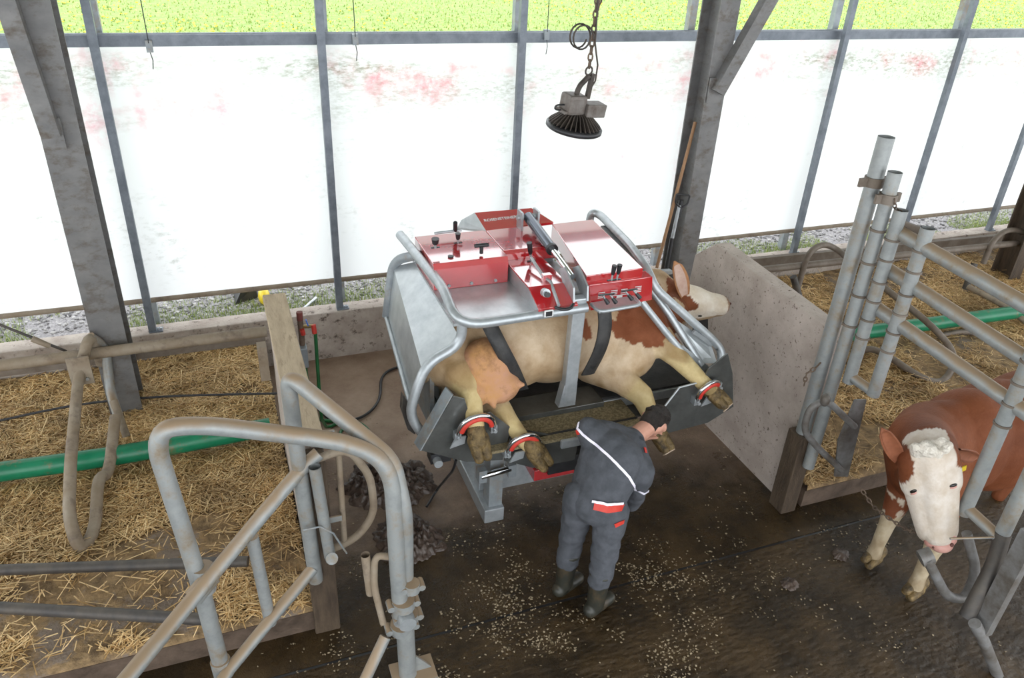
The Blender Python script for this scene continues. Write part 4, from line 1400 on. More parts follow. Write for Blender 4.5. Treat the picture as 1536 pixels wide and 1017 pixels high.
mid = e0.lerp(e1, .55)
MB().tube([e0, mid], .040, 16).build('ram_barrel', 'barrel', ct)
MB().tube([mid, e0.lerp(e1, .58)], .044, 16).build('ram_gland', 'black', ct)
MB().tube([mid, e1], .022, 14).build('ram_rod', 'chrome', ct)
MB().tube([e0 + Vector((-.09, 0, 0)), e0 + Vector((.09, 0, 0))], .02, 10).build('ram_pin', 'galv', ct)
for dx_ in (-.07, .06):
    MB().box(e0.x + dx_, e0.x + dx_ + .015, e0.y - .05, e0.y + .05, 2.03, e0.z + .05).build('ram_bracket', 'galv', ct)
MB().box(2.13, 2.22, 4.2, 5.1, 1.87, 1.93).build('ram_channel', 'galv_dull', ct)
# right frame
MB().tube(fillet([P(884, 335, z=1.92), P(887, 318, z=2.02), P(900, 322, z=2.01), P(945, 368, z=1.98), P(970, 402, z=1.93), P(984, 434, y=4.35), P(1072, 512, y=4.2), P(1084, 528, y=4.16), P(1079, 556, y=4.1)], .07, 6), .032, 14).build('head_hoop', 'galv', ct)
MB().tube(fillet([P(975, 432, y=4.45), P(1000, 465, y=4.35), P(1052, 548, y=4.12)], .1), .028, 12).build('head_bar', 'galv', ct)
MB().tube(fillet([P(962, 452, y=4.30), P(1000, 500, y=4.2), P(1048, 556, y=4.08)], .1), .026, 12).build('head_bar', 'galv', ct)
MB().prism([P(1000, 470, y=4.33), P(1066, 515, y=4.22), P(1076, 545, y=4.12), P(1052, 545, y=4.14)], (0, .012, 0)).build('head_plate', 'galv_plate', ct)
MB().bar(P(1040, 497, y=4.22), P(1068, 517, y=4.2), .02, .03).build('head_rib', 'galv', ct)
MB().prism([P(1010, 530, y=4.15), P(1024, 518, y=4.15), P(1066, 552, y=4.1), P(1055, 562, y=4.1)], (0, .01, 0)).build('knee_plate', 'galv_plate', ct)
MB().bar(P(962, 411, y=4.9), P(1006, 407, y=4.95), .05, .03).build('neck_bar', 'galv', ct)
MB().bar(P(905, 340, z=1.96), P(965, 400, z=1.92), .05, .02).build('side_strap', 'galv_dull', ct)
MB().prism([P(985, 415, y=4.95), P(1003, 413, y=4.98), P(1003, 425, y=4.98), P(990, 427, y=4.95)], (0, .01, 0)).build('neck_pad', mat('purple_pad', (.2, .08, .25), .6), ct)
MB().prism([P(1043, 480, y=4.7), P(1062, 478, y=4.75), P(1062, 505, y=4.7), P(1040, 500, y=4.65)], (0, .02, 0)).build('chin_rest', 'black', ct)
# foot plates
def plate(name, pts, y, matl='steel_dark', th=.012):
    return MB().prism([P(px, py, y=(y if len(r_) == 0 else r_[0])) for px, py, *r_ in pts], (0, th, 0)).build(name, matl, ct, bevel=.002)


plate('foot_plate', [(680, 594), (697, 598), (706, 628), (735, 618), (767, 642), (754, 690), (700, 693), (632, 676)], 3.97)
plate('foot_plate', [(769, 642), (815, 650), (868, 662), (862, 690), (800, 702), (756, 691)], 3.96)
MB().prism([P(680, 592, y=3.965), P(632, 676, y=3.965), P(632, 676, y=3.965) + Vector((-.015, .10, 0)), P(680, 592, y=3.965) + Vector((-.015, .10, 0))], (-.01, 0, 0)).build('foot_plate_edge', 'galv_dull', ct)
plate('foot_plate', [(1019, 582), (1054, 573), (1040, 640), (985, 654), (970, 644)], 3.97)
plate('foot_plate', [(1054, 573), (1063, 553), (1092, 530), (1099, 560), (1100, 610), (1062, 634), (1040, 640)], 3.97)
MB().tube([P(971, 643, y=3.962), P(1019, 581, y=3.962), P(1054, 572, y=3.962)], .008, 8).build('foot_plate_edge', 'galv', ct)


def cuff(px, py, y, rx, rz, tilt, a0=0, a1=180):
    c_ = P(px, py, y=y)
    pts, pd = [], []
    for k in range(17):
        a_ = math.radians(a0 + (a1 - a0) * k / 16)
        d_ = Vector((math.cos(a_) * rx * math.cos(tilt) - math.sin(a_) * rz * math.sin(tilt), -.04 * math.sin(a_), math.cos(a_) * rx * math.sin(tilt) + math.sin(a_) * rz * math.cos(tilt)))
        pts.append(c_ + d_)
        pd.append(c_ + d_ * .84 + Vector((0, -.012, 0)))
    o_ = MB().tube(pts, .017, 10).build('leg_cuff', 'chrome', ct)
    MB().tube(pd[1:-1], .018, 10).build('cuff_pad', 'red_pad', o_)
    for e_ in (pts[0], pts[-1]):
        MB().hexa(obox(e_ + Vector((0, .02, -.02)), (.022, 0, 0), (0, .03, 0), (0, 0, .03))).build('cuff_clamp', 'galv', o_)
        MB().cyl(e_ + Vector((0, -.02, -.02)), e_ + Vector((0, -.04, -.02)), .013, 8).build('cuff_bolt', 'galv', o_)
    return o_


cuff(714, 645, 3.93, .125, .14, .05)
cuff(785, 671, 3.90, .115, .13, .05)
cuff(1062, 587, 3.93, .10, .10, .6, -5, 175)
for px, py, y_ in ((686, 662, 3.92), (775, 684, 3.88), (1062, 600, 3.92)):
    a = P(px, py, y=y_)
    MB().hexa([a + Vector((-.05, 0, -.05)), a + Vector((.05, 0, -.03)), a + Vector((.05, .01, -.03)), a + Vector((-.05, .01, -.05)), a + Vector((-.01, 0, .03)), a + Vector((.06, 0, .03)), a + Vector((.06, .01, .03)), a + Vector((-.01, .01, .03))]).build('cuff_bracket', 'galv', ct)
q = P(655, 690, y=4.0)
MB().cyl(q, q + Vector((0, -.05, 0)), .03, 12).build('pivot', 'galv', ct)
MB().box(q.x - .04, q.x + .1, 4.0, 4.1, q.z - .03, q.z + .05).build('pivot_block', 'black', ct)
rod('black_hose', [P(684, 690, y=4.1), P(680, 705, y=4.15), P(655, 735, z=.02), P(640, 760, z=.02)], .01, 'black', 'thin black hose dropping from the crush pivot to the manure', 'hose', .1, n=8)


# ------------------------------------------------------------------ animals
def lerp3(a, b, t):
    return tuple(a[i] + (b[i] - a[i]) * t for i in range(3))


CREAM, TAN, YEL, REDB, DIRT = (.62, .49, .35), (.50, .36, .22), (.66, .54, .27), (.21, .065, .025), (.16, .10, .04)

# lying cow: the trunk rests on the table, belly and legs towards the viewer
lc_ = MB()
zc = 1.36
trunk = [((1.36, 4.72, 1.36), (.20, .36, .30)), ((1.55, 4.74, 1.38), (.32, .46, .36)), ((1.85, 4.74, 1.40), (.42, .52, .40)), ((2.15, 4.74, 1.40), (.42, .53, .40)),
         ((2.45, 4.74, 1.39), (.38, .50, .38)), ((2.70, 4.72, 1.38), (.30, .42, .35))]
for c0, r0_ in trunk:
    lc_.ell(c0, r0_, 28)
# neck and head
nk = [Vector((2.75, 4.80, 1.42)), Vector((3.00, 4.86, 1.46)), Vector((3.2, 4.9, 1.50))]
lc_.chain([(nk[0], .31), (nk[1], .22), (nk[2], .17)], 20)
pol, muz = P(1020, 450, y=4.8), P(1078, 458, y=4.74)
hd_ = (muz - pol).normalized()
lc_.chain([(pol, .145), (pol.lerp(muz, .35), .135), (pol.lerp(muz, .75), .10), (muz, .095)], 18)
lc_.cap(pol + Vector((.02, -.04, -.09)), .10, pol.lerp(muz, .75) + Vector((0, -.02, -.07)), .055, 14)
lc_.cap(nk[2], .16, pol, .12, 16)
# upper hind leg
hu = [P(672, 535, y=4.42), P(690, 560, y=4.22), P(704, 585, y=4.10), P(712, 625, y=3.96), P(714, 648, y=3.90)]
lc_.chain([(hu[0], .25), (hu[1], .13), (hu[2], .082), (hu[3], .062), (hu[4], .060)], 18)
# lower hind leg
hl = [P(700, 590, y=4.45), P(742, 605, y=4.2), P(764, 632, y=4.04), P(785, 660, y=3.92), P(796, 670, y=3.88)]
lc_.chain([(hl[0], .2), (hl[1], .10), (hl[2], .066), (hl[3], .055), (hl[4], .056)], 18)
# upper front leg
fu = [P(955, 480, y=4.5), P(985, 505, y=4.32), P(1018, 538, y=4.14), P(1052, 572, y=3.98), P(1066, 584, y=3.93)]
lc_.chain([(fu[0], .24), (fu[1], .125), (fu[2], .080), (fu[3], .062), (fu[4], .058)], 18)
# lower front leg
fl = [P(895, 540, y=4.45), P(935, 572, y=4.18), P(962, 592, y=4.06), P(978, 628, y=3.93), P(986, 646, y=3.86)]
lc_.chain([(fl[0], .20), (fl[1], .105), (fl[2], .085), (fl[3], .058), (fl[4], .056)], 18)
# brisket
lc_.ell(P(935, 525, y=4.4), (.26, .24, .24), 20)
lc_.cap(P(1000, 470, y=4.7), .17, P(945, 500, y=4.45), .22, 18)
# tail head
lc_.cap((1.22, 4.9, 1.4), .06, (1.2, 4.7, 1.15), .035, 10)
me = blob(lc_, .016, 7)
patch_c = [(P(955, 478, y=4.42), (.27, .28, .17)), (P(985, 470, y=4.6), (.22, .4, .2)), (Vector((2.75, 5.0, 1.6)), (.3, .3, .3)), (P(1028, 456, y=4.68), (.10, .13, .065)),
           (P(1003, 440, y=4.8), (.08, .2, .12)), (P(880, 485, y=4.3), (.06, .08, .12)), (Vector((1.9, 5.2, 1.5)), (.6, .3, .4))]


def lying_col(co, nrm):
    c_ = lerp3(CREAM, TAN, min(1, max(0, .5 + 1.3 * nz(co.x, co.y, co.z * 2.5, 2.5))))
    n_ = .35 * nz(co.x * 9, co.y * 9, co.z * 9) + .2 * nz(co.x * 24, co.y * 24, co.z * 24)
    for pc, rr in patch_c:
        d_ = math.sqrt(sum(((co[i] - pc[i]) / rr[i]) ** 2 for i in range(3)))
        if d_ + n_ < 1.0:
            return lerp3(REDB, (.26, .09, .04), .5 + n_)
    leg = 0.0
    for ch in (hu, hl, fu, fl):
        for k in range(1, 4):
            a_, b_ = ch[k], ch[k + 1]
            t_ = max(0, min(1, (co - a_).dot(b_ - a_) / (b_ - a_).length_squared))
            d_ = (co - a_.lerp(b_, t_)).length
            if d_ < .14:
                leg = max(leg, min(1, (k - 1 + t_) * .8) * (1 - max(0, d_ - .11) / .03))
                if k == 3 and n_ * 2 + t_ > .8:
                    return lerp3(YEL, DIRT, .7)
                if k >= 2 and n_ > .22:
                    return lerp3(YEL, DIRT, .6)
    c_ = lerp3(c_, YEL, leg * .8)
    if co.x > pol.x - .06 and co.z > 1.3:
        c_ = lerp3(c_, (.93, .86, .76), .92)
    st = nz(co.x * 3 + 4, co.y * 3, co.z * 3) + .5 * nz(co.x * 10, co.y * 10, co.z * 10)
    if st > .22:
        c_ = lerp3(c_, (.30, .19, .08), min(.7, (st - .22) * 2.2))
    if co.x > muz.x + .035:
        c_ = (.45, .30, .22)
    return c_


colour(me, lying_col)
cow = link_mesh('cow', me, None, 'fur')
tag(cow, 'cream and red brown cow lying on its side in the crush, legs fixed', 'cow', 'two cows')
# udder
ud = MB()
ud.ell(P(730, 548, y=4.22), (.19, .17, .20), 20).ell(P(747, 578, y=4.13), (.155, .13, .125), 18).ell(P(712, 590, y=4.1), (.1, .1, .1), 16)
ud.cap(P(765, 575, y=4.1), .055, P(784, 577, y=4.06), .020, 10).cap(P(735, 592, y=4.06), .05, P(741, 610, y=4.0), .02, 10)
o = link_mesh('udder', blob(ud, .014, 5), cow, 'udder')
o['label'] = 'pink orange udder'


def hoof(parent, a, d, s, matl='horn', sole=False):
    d = Vector(d).normalized()
    side = d.cross(Vector((0, -.6, .8))).normalized()
    up = side.cross(d)
    m_ = MB()
    m_.cap(a - d * .06 * s, .055 * s, a + d * .01 * s, .058 * s, 14)
    for k in (-1, 1):
        m_.ell(a - d * .035 * s + side * k * .03 * s - up * .05 * s, (.018 * s,) * 3, 8)
    link_mesh('coronet', blob(m_, .008, 3), parent, matl)
    for k in (-1, 1):
        m_ = MB()
        c0 = a + side * k * .024 * s
        m_.cap(c0, .046 * s, c0 + d * .11 * s + side * k * .003 + up * .015 * s, .030 * s, 14)
        m_.cap(c0 - up * .022 * s, .036 * s, c0 + d * .09 * s - up * .02 * s, .030 * s, 12)
        h_ = link_mesh('hoof_claw', blob(m_, .007, 3), parent, matl)
        if sole:
            MB().lathe(c0 + d * .128 * s, d, [(0, .012), (.004, .028 * s), (.012, .03 * s), (.014, .01)], 14).build('sole', 'horn_cut', h_)


hoof(cow, hu[4] + Vector((.01, -.02, -.05)), (.12, -.35, -.85), 1.12)
hoof(cow, hl[4] + Vector((.03, -.02, -.03)), (.45, -.35, -.75), 1.12)
hoof(cow, fu[4] + Vector((.03, -.02, -.03)), (.45, -.65, -.5), 1.0, 'horn', True)
hoof(cow, fl[4] + Vector((.01, -.02, -.03)), (.25, -.65, -.6), 1.0, 'horn', True)


def ear(parent, base, tip, wid, nrm_, matl, inner, name='ear'):
    base, tip = Vector(base), Vector(tip)
    d = tip - base
    w = d.cross(Vector(nrm_)).normalized() * wid
    n_ = w.cross(d).normalized()
    V_, F_ = [], []
    R_, C_ = 15, 7
    for i in range(R_):
        t_ = i / (R_ - 1)
        wd = math.sin(math.pi * (.14 + .80 * t_)) ** .6 * (1 - .75 * max(0, t_ - .86) / .14)
        for j in range(C_):
            s_ = -1 + 2 * j / (C_ - 1)
            V_.append(base + d * t_ + w * (s_ * wd) + n_ * (.45 * wid * (s_ * s_) * wd))
    for i in range(R_ - 1):
        for j in range(C_ - 1):
            F_.append((i * C_ + j, i * C_ + j + 1, (i + 1) * C_ + j + 1, (i + 1) * C_ + j))
    n0 = len(V_)
    V2 = V_ + [v - n_ * .012 for v in V_]
    F2_ = F_ + [tuple(q_ + n0 for q_ in f[::-1]) for f in F_]
    rim = [i * C_ for i in range(R_)] + [(R_ - 1) * C_ + j for j in range(1, C_)] + [i * C_ + C_ - 1 for i in range(R_ - 2, -1, -1)]
    for a_, b_ in zip(rim[:-1], rim[1:]):
        F2_.append((a_, b_, b_ + n0, a_ + n0))
    m_ = MB().add(V2, F2_, True)
    o_ = m_.build(name, matl, parent)
    V3 = []
    for i in range(R_ - 1):
        t_ = i / (R_ - 1)
        wd = math.sin(math.pi * (.14 + .80 * t_)) ** .6
        for j in range(C_):
            s_ = (-1 + 2 * j / (C_ - 1)) * .72
            V3.append(base + d * (t_ * .94 + .02) + w * (s_ * wd) + n_ * (.45 * wid * (s_ * s_) * wd + .004))
    F3 = [(i * C_ + j, i * C_ + j + 1, (i + 1) * C_ + j + 1, (i + 1) * C_ + j) for i in range(R_ - 2) for j in range(C_ - 1)]
    MB().add(V3, F3, True).build('inner_ear', inner, o_)
    return o_


M['fur_red'] = mat('red_coat', (.19, .06, .024), .75, 0, (.27, .09, .04), 14)
M['fur_ear'] = mat('ear_coat', (.36, .15, .06), .75, 0, (.48, .24, .11), 14)
M['ear_pink'] = mat('ear_inside', (.50, .32, .25), .7, 0, (.60, .44, .36), 14)
ear(cow, P(1026, 444, y=4.68), P(1012, 392, y=4.74), .066, (.1, -1, .2), 'fur_ear', 'ear_pink')
MB().ell(P(1050, 474, y=4.645), (.02, .012, .006), 12).build('eye', 'eye', cow)
MB().ell(muz + Vector((.088, -.03, .02)), (.008, .014, .010), 8).build('nostril', 'nostril', cow)

# belly belts of the crush
def belt(pts, w, name, bvh=None):
    pts = fillet(pts, .15, 6)
    V_, F_ = [], []
    n_ = len(pts)
    for i, p in enumerate(pts):
        V_ += [p + Vector((-w / 2, 0, 0)), p + Vector((-w / 6, -.006, 0)), p + Vector((w / 6, -.006, 0)), p + Vector((w / 2, 0, 0))]
    for i in range(n_ - 1):
        for j in range(3):
            F_.append((i * 4 + j, i * 4 + j + 1, (i + 1) * 4 + j + 1, (i + 1) * 4 + j))
    m_ = len(V_)
    V_ = V_ + [v + Vector((0, .012, 0)) for v in V_]
    F_ = F_ + [tuple(q_ + m_ for q_ in f[::-1]) for f in F_]
    for i in range(n_ - 1):
        F_.append((i * 4, (i + 1) * 4, (i + 1) * 4 + m_, i * 4 + m_))
        F_.append((i * 4 + 3, i * 4 + 3 + m_, (i + 1) * 4 + 3 + m_, (i + 1) * 4 + 3))
    return MB().add(V_, F_, True).build(name, 'rubber', ct)


belt([P(733, 485, y=4.18), P(748, 515, y=4.10), P(768, 552, y=4.08), P(782, 585, y=4.14)], .11, 'belly_belt')
belt([P(907, 465, y=4.14), P(909, 490, y=4.10), P(902, 525, y=4.08), P(882, 562, y=4.14)], .10, 'belly_belt')

# standing cow, head lowered through the gate
sc = MB()
W0 = Vector((4.42, 2.98, 1.0))
bd = Vector((1, .05, 0)).normalized()
for t_, r_, dz in ((0.0, (.30, .27, .40), -.02), (.25, (.36, .31, .42), 0), (.6, (.42, .36, .43), -.02), (.95, (.42, .36, .42), 0), (1.25, (.34, .31, .38), .05), (1.5, (.2, .26, .32), .06)):
    sc.ell(W0 + bd * t_ + Vector((0, 0, dz)), r_, 28)
sc.cap(W0 + Vector((-.02, 0, .26)), .12, W0 + bd * 1.45 + Vector((0, 0, .32)), .10, 16)
ns = [W0 + Vector((-.05, 0, .10)), W0 + Vector((-.30, -.10, .20)), None]
P0, P1 = P(1394, 688, y=2.56), P(1408, 800, y=2.40)
sc.chain([(ns[0], .27), (ns[1], .21), (P0 + Vector((.12, .10, -.03)), .16)], 22)
fd = (P1 - P0).normalized()
side = fd.cross(Vector((-.55, -.8, .3))).normalized()
if side.x < 0:
    side = -side
fn_ = side.cross(fd).normalized()
if fn_.dot(CAM - P0) < 0:
    fn_ = -fn_
for k in (-1, 1):
    sc.cap(P0 + side * k * .075 - fn_ * .02, .10, P0.lerp(P1, .34) + side * k * .085 - fn_ * .03, .094, 16)
    sc.cap(P0.lerp(P1, .34) + side * k * .075 - fn_ * .04, .09, P1 + side * k * .05 - fn_ * .03, .072, 16)
sc.cap(P0, .11, P1, .07, 16)
sc.cap(P0 - fn_ * .12, .13, P1 - fn_ * .08, .06, 16)
sc.ell(P1 + fd * .015, (.10, .085, .07), 14)
# front legs
for (hx, hy), kx in (((1308, 838), .12), ((1370, 885), -.14)):
    ft = P(hx, hy, z=.05)
    kn = ft + Vector((.06, .02, .40))
    sh_ = W0 + Vector((-.02, kx, -.15))
    el = Vector(((sh_.x + kn.x) / 2 + .03, (sh_.y + kn.y) / 2, .66))
    sc.chain([(sh_, .19), (el, .12), (kn, .070), (kn + Vector((-.01, 0, -.08)), .058), (ft + Vector((.02, .01, .12)), .048), (ft + Vector((0, 0, .04)), .058)], 16)
for ky in (-.18, .18):
    h0 = W0 + bd * 1.35 + Vector((0, ky, -.05))
    sc.chain([(h0, .24), (h0 + Vector((.02, 0, -.32)), .13), (h0 + Vector((.16, 0, -.50)), .075), (h0 + Vector((.10, 0, -.80)), .052), (h0 + Vector((.04, 0, -.93)), .055)], 16)
sc.cap(W0 + bd * 1.68 + Vector((0, 0, .25)), .05, W0 + bd * 1.78 + Vector((0, 0, -.4)), .03, 10)
# dewlap
sc.cap(W0 + Vector((-.25, -.08, -.12)), .09, P0 + Vector((.12, .08, -.2)), .07, 14)
me = blob(sc, .014, 6)
feetp = [P(1308, 838, z=.05), P(1370, 885, z=.05)]


def stand_col(co, nrm):
    n_ = .25 * nz(co.x * 10, co.y * 10, co.z * 10) + .12 * nz(co.x * 28, co.y * 28, co.z * 28)
    c_ = lerp3((.155, .046, .017), (.235, .074, .028), .5 + nz(co.x * 2, co.y * 2, co.z * 2) + n_ * .5)
    rel = co - P0
    t_ = rel.dot(fd) / (P1 - P0).length
    u = rel.dot(side)
    h = rel.dot(fn_)
    wl_ = .108 if t_ > .05 else .095
    if -.75 < t_ < 1.6 and abs(u) < .30 and (co - P0.lerp(P1, max(0, min(1, t_)))).length < .26:
        lim = .11 + .12 * max(0, min(1, (t_ - .1) * 3)) + n_ * .05
        if u > -.03:
            lim += .03
        if h > -.14 + n_ * .08 and abs(u) < lim and t_ > -.7:
            g_ = .5 + 1.2 * n_
            return lerp3((.60, .53, .46), (.72, .66, .60), g_)
    if co.z < .46 + .15 * n_ and co.x < 4.75:
        return lerp3((.50, .42, .30), DIRT, min(1, max(0, (.28 - co.z) * 3 + n_ * 2)))
    if co.x < 4.5 and co.z < .62 and n_ > .05:
        return (.55, .47, .38)
    return c_


colour(me, stand_col)
CB = BVHTree.FromPolygons([v.co.copy() for v in me.vertices], [tuple(p_.vertices) for p_ in me.polygons])
cow2 = link_mesh('cow', me, None, 'fur')
tag(cow2, 'red brown cow with white face standing at the right beside the gate', 'cow', 'two cows')
mz = MB().ell(P1 + fd * .06 + fn_ * .02, (.08, .07, .05), 16)
link_mesh('muzzle', blob(mz.cap(P1 + fd * .035 + side * -.055 + fn_ * .02, .042, P1 + fd * .035 + side * .055 + fn_ * .02, .042, 12), .01, 4), cow2, 'muzzle')
def skin_at(px, py):
    d = (ROT @ Vector((px - CX, py - CY, FOC))).normalized()
    h_, n_, _, _ = CB.ray_cast(CAM, d)
    if h_ is None:
        h_, n_, _, _ = CB.find_nearest(P(px, py, y=2.5))
    return h_, n_


for px, py in ((1370, 737), (1430, 728)):
    h_, n_ = skin_at(px, py)
    rm_ = Vector((0, 0, 1)).rotation_difference(n_).to_matrix()
    e_ = MB().ell(h_, (.024, .012, .008), 14, rm_).build('eye', 'eye', cow2)
    MB().ell(h_ + fd * .014, (.022, .010, .006), 12, rm_).build('eyelid', 'muzzle', e_)
for k in (-1, 1):
    MB().ell(P1 + fd * .05 + side * k * .05 + fn_ * .062, (.014, .012, .013), 10).build('nostril', 'nostril', cow2)
fk = MB()
for k in range(26):
    fk.ell(P0 - fd * (.085 + random.uniform(-.02, .055)) + side * random.uniform(-.095, .095) + fn_ * random.uniform(.02, .09), (random.uniform(.022, .04),) * 3, 10)
o = link_mesh('forelock', blob(fk, .008, 2), cow2, 'forelock')
o['label'] = 'curly white forelock'
e1_ = ear(cow2, P0 + side * -.16 - fd * .0 - fn_ * .04, P(1323, 643, y=2.70), .05, fn_, 'fur_red', 'fur_red')
e2_ = ear(cow2, P0 + side * .16 + fd * .0 - fn_ * .04, P(1467, 687, y=2.64), .048, fn_, 'fur_red', 'fur_red')
a = P(1443, 704, y=2.56)
MB().hexa(obox(a, Vector((.03, .0, .008)), Vector((0, .004, 0)), Vector((-.006, 0, .02)))).build('ear_tag', 'yellow', cow2, bevel=.002)
for ft in feetp:
    hoof(cow2, ft + Vector((.02, .0, .03)), (-.85, -.2, -.25), .95)
colr = thing('neck_chain', P(1340, 770, y=2.7), 'rusty neck chain hanging on the red brown cow', 'chain')
chainlinks(colr, [P(1293, 735, y=2.95), P(1310, 760, y=2.85), P(1330, 775, y=2.72), P(1355, 792, y=2.62), P(1375, 800, y=2.5)], .020, .005, 'rust')

# ------------------------------------------------------------------ person
LA, RA = P(846, 875, z=.09), P(893, 905, z=.09)
face = (P(922, 885, z=0) - P(870, 922, z=0)).normalized()
left = Vector((-face.y, face.x, 0))
LK, RK = P(856, 812, y=LA.y + .03), P(905, 842, y=RA.y + .03)
LH, RH = P(872, 745, y=LA.y - .02), P(917, 765, y=RA.y + .08)
PV, WS = P(893, 752, y=3.36), P(905, 722, y=3.40)
CH, NB, HDc = P(918, 683, y=3.46), P(946, 660, y=3.55), P(983, 631, y=3.66)
LS, RS = P(882, 645, y=3.62), P(963, 708, y=3.33)
print('man', [tuple(round(c_, 2) for c_ in v) for v in (LA, RA, LK, RK, LH, RH, PV, WS, CH, NB, HDc, LS, RS)], face)
hoofT = fl[4] + Vector((.0, -.02, .0))
LHd, RHd = hoofT + Vector((-.16, -.06, .04)), P(957, 705, y=3.68)
LE = P(905, 690, y=3.78)
RE = P(948, 752, y=3.50)
pe = thing('person', (LA.lerp(RA, .5).x, LA.lerp(RA, .5).y, 0), 'person in dark grey work overalls and rubber boots bending over a hoof', 'person')
# skin body, continuous under the clothes
b_ = MB()
hf = (face + Vector((0, 0, -.25))).normalized()
hu_ = (HDc - NB).normalized()
b_.chain([(PV, .12), (WS, .11), (CH, .12), (NB, .065), (HDc - hu_ * .06, .06)], 14)
b_.ell(HDc, (.078, .095, .105), 20, Vector((0, 0, 1)).rotation_difference(hu_.lerp(Vector((0, 0, 1)), .4).normalized()).to_matrix())
b_.cap(HDc + hf * .03 - hu_ * .06, .06, HDc + hf * .05 - hu_ * .07, .05)
b_.cap(HDc + hf * .10 - hu_ * .01, .012, HDc + hf * .112 - hu_ * .04, .016, 8)
for k in (-1, 1):
    ec = HDc - left * -k * .088 - hf * .0 - hu_ * .015
    b_.ell(ec, (.018, .022, .034), 10)
for S_, E_, H_ in ((LS, LE, LHd), (RS, RE, RHd)):
    b_.chain([(CH.lerp(S_, .7), .06), (S_, .05), (E_, .042), (H_, .03)], 12)
    dv = (H_ - E_).normalized()
    sv = dv.cross(Vector((0, 0, 1))).normalized()
    b_.cap(H_ - sv * .02, .022, H_ + dv * .07 - sv * .025, .018, 10)
    b_.cap(H_ + sv * .02, .022, H_ + dv * .07 + sv * .025, .018, 10)
    for q_ in range(4):
        s0 = H_ + dv * .075 + sv * (-.032 + .0215 * q_)
        ln = (.062, .074, .07, .055)[q_]
        s1 = s0 + dv * ln * .55 + Vector((0, 0, -.008))
        s2 = s1 + (dv + Vector((0, 0, -1.1))).normalized() * ln * .6
        b_.chain([(s0, .0095), (s1, .009), (s2, .008)], 8)
    th_ = H_ + dv * .02 + sv * .04
    b_.chain([(th_, .012), (th_ + dv * .035 + sv * .022, .011), (th_ + dv * .06 + sv * .018 + Vector((0, 0, -.02)), .009)], 8)
for H_, K_, A_ in ((LH, LK, LA), (RH, RK, RA)):
    b_.chain([(PV, .11), (H_, .085), (K_, .055), (A_, .04)], 12)
body = link_mesh('body', blob(b_, .007, 3), pe, 'skin')
for k in (-1, 1):
    MB().ell(HDc + hf * .088 + left * k * .032 + hu_ * .005, (.011, .011, .009), 8).build('eye', 'eye', body)
hr = MB()
rm = Vector((0, 0, 1)).rotation_difference(hu_.lerp(Vector((0, 0, 1)), .4).normalized()).to_matrix()
hr.ell(HDc + hu_ * .022 - hf * .018, (.087, .098, .100), 22, rm).ell(HDc - hf * .04 - hu_ * .015, (.078, .07, .085), 18, rm)
for k in range(60):
    th_, ph_ = random.uniform(0, 1.3), random.uniform(0, 6.28)
    v = rm @ Vector((.088 * math.sin(th_) * math.cos(ph_), .098 * math.sin(th_) * math.sin(ph_), .102 * math.cos(th_)))
    hr.ell(HDc + hu_ * .022 - hf * .018 + v, (.014, .014, .012), 8)
link_mesh('hair', blob(hr, .007, 2), pe, 'hair')
# jacket
jk = MB()
jk.chain([(PV + Vector((0, 0, .02)), .17), (WS, .158), (CH, .165)], 20)
jk.cap(PV + left * .05 + Vector((0, 0, -.0)), .14, CH + left * .07, .15, 18)
jk.cap(PV - left * .05 + Vector((0, 0, -.0)), .14, CH - left * .07, .15, 18)
jk.cap(LS.lerp(CH, .25), .105, RS.lerp(CH, .25), .105, 18)
jk.cap(LS.lerp(NB, .15), .085, NB, .085, 16)
jk.cap(RS.lerp(NB, .15), .085, NB, .085, 16)
jk.cap(CH, .14, NB, .09, 16)
for S_, E_, H_ in ((LS, LE, LHd), (RS, RE, RHd)):
    jk.chain([(S_, .088), (E_, .068), (E_.lerp(H_, .8), .052)], 16)
jme = blob(jk, .011, 5)
# soft cloth folds
for v in jme.vertices:
    c0 = v.co
    v.co += v.normal * (.010 * nz(c0.x * 7 + c0.z * 5, c0.y * 7, c0.z * 12) + .004 * nz(c0.x * 20, c0.y * 20, c0.z * 26))
jv = [v.co.copy() for v in jme.vertices]
jf = [tuple(p_.vertices) for p_ in jme.polygons]
JB = BVHTree.FromPolygons(jv, jf)
jacket = link_mesh('jacket', jme, pe, 'cloth')
tr = MB()
for H_, K_, A_ in ((LH, LK, LA), (RH, RK, RA)):
    top_b = A_.lerp(K_, .55)
    tr.chain([(PV, .155), (H_, .118), (H_.lerp(K_, .5), .100), (K_, .086), (top_b, .078)], 18)
tme = blob(tr, .011, 4)
for v in tme.vertices:
    c0 = v.co
    v.co += v.normal * (.012 * nz(c0.x * 8, c0.y * 8, c0.z * 16) + .005 * nz(c0.x * 22, c0.y * 22, c0.z * 30))
TB = BVHTree.FromPolygons([v.co.copy() for v in tme.vertices], [tuple(p_.vertices) for p_ in tme.polygons])
trousers = link_mesh('trousers', tme, pe, 'cloth')
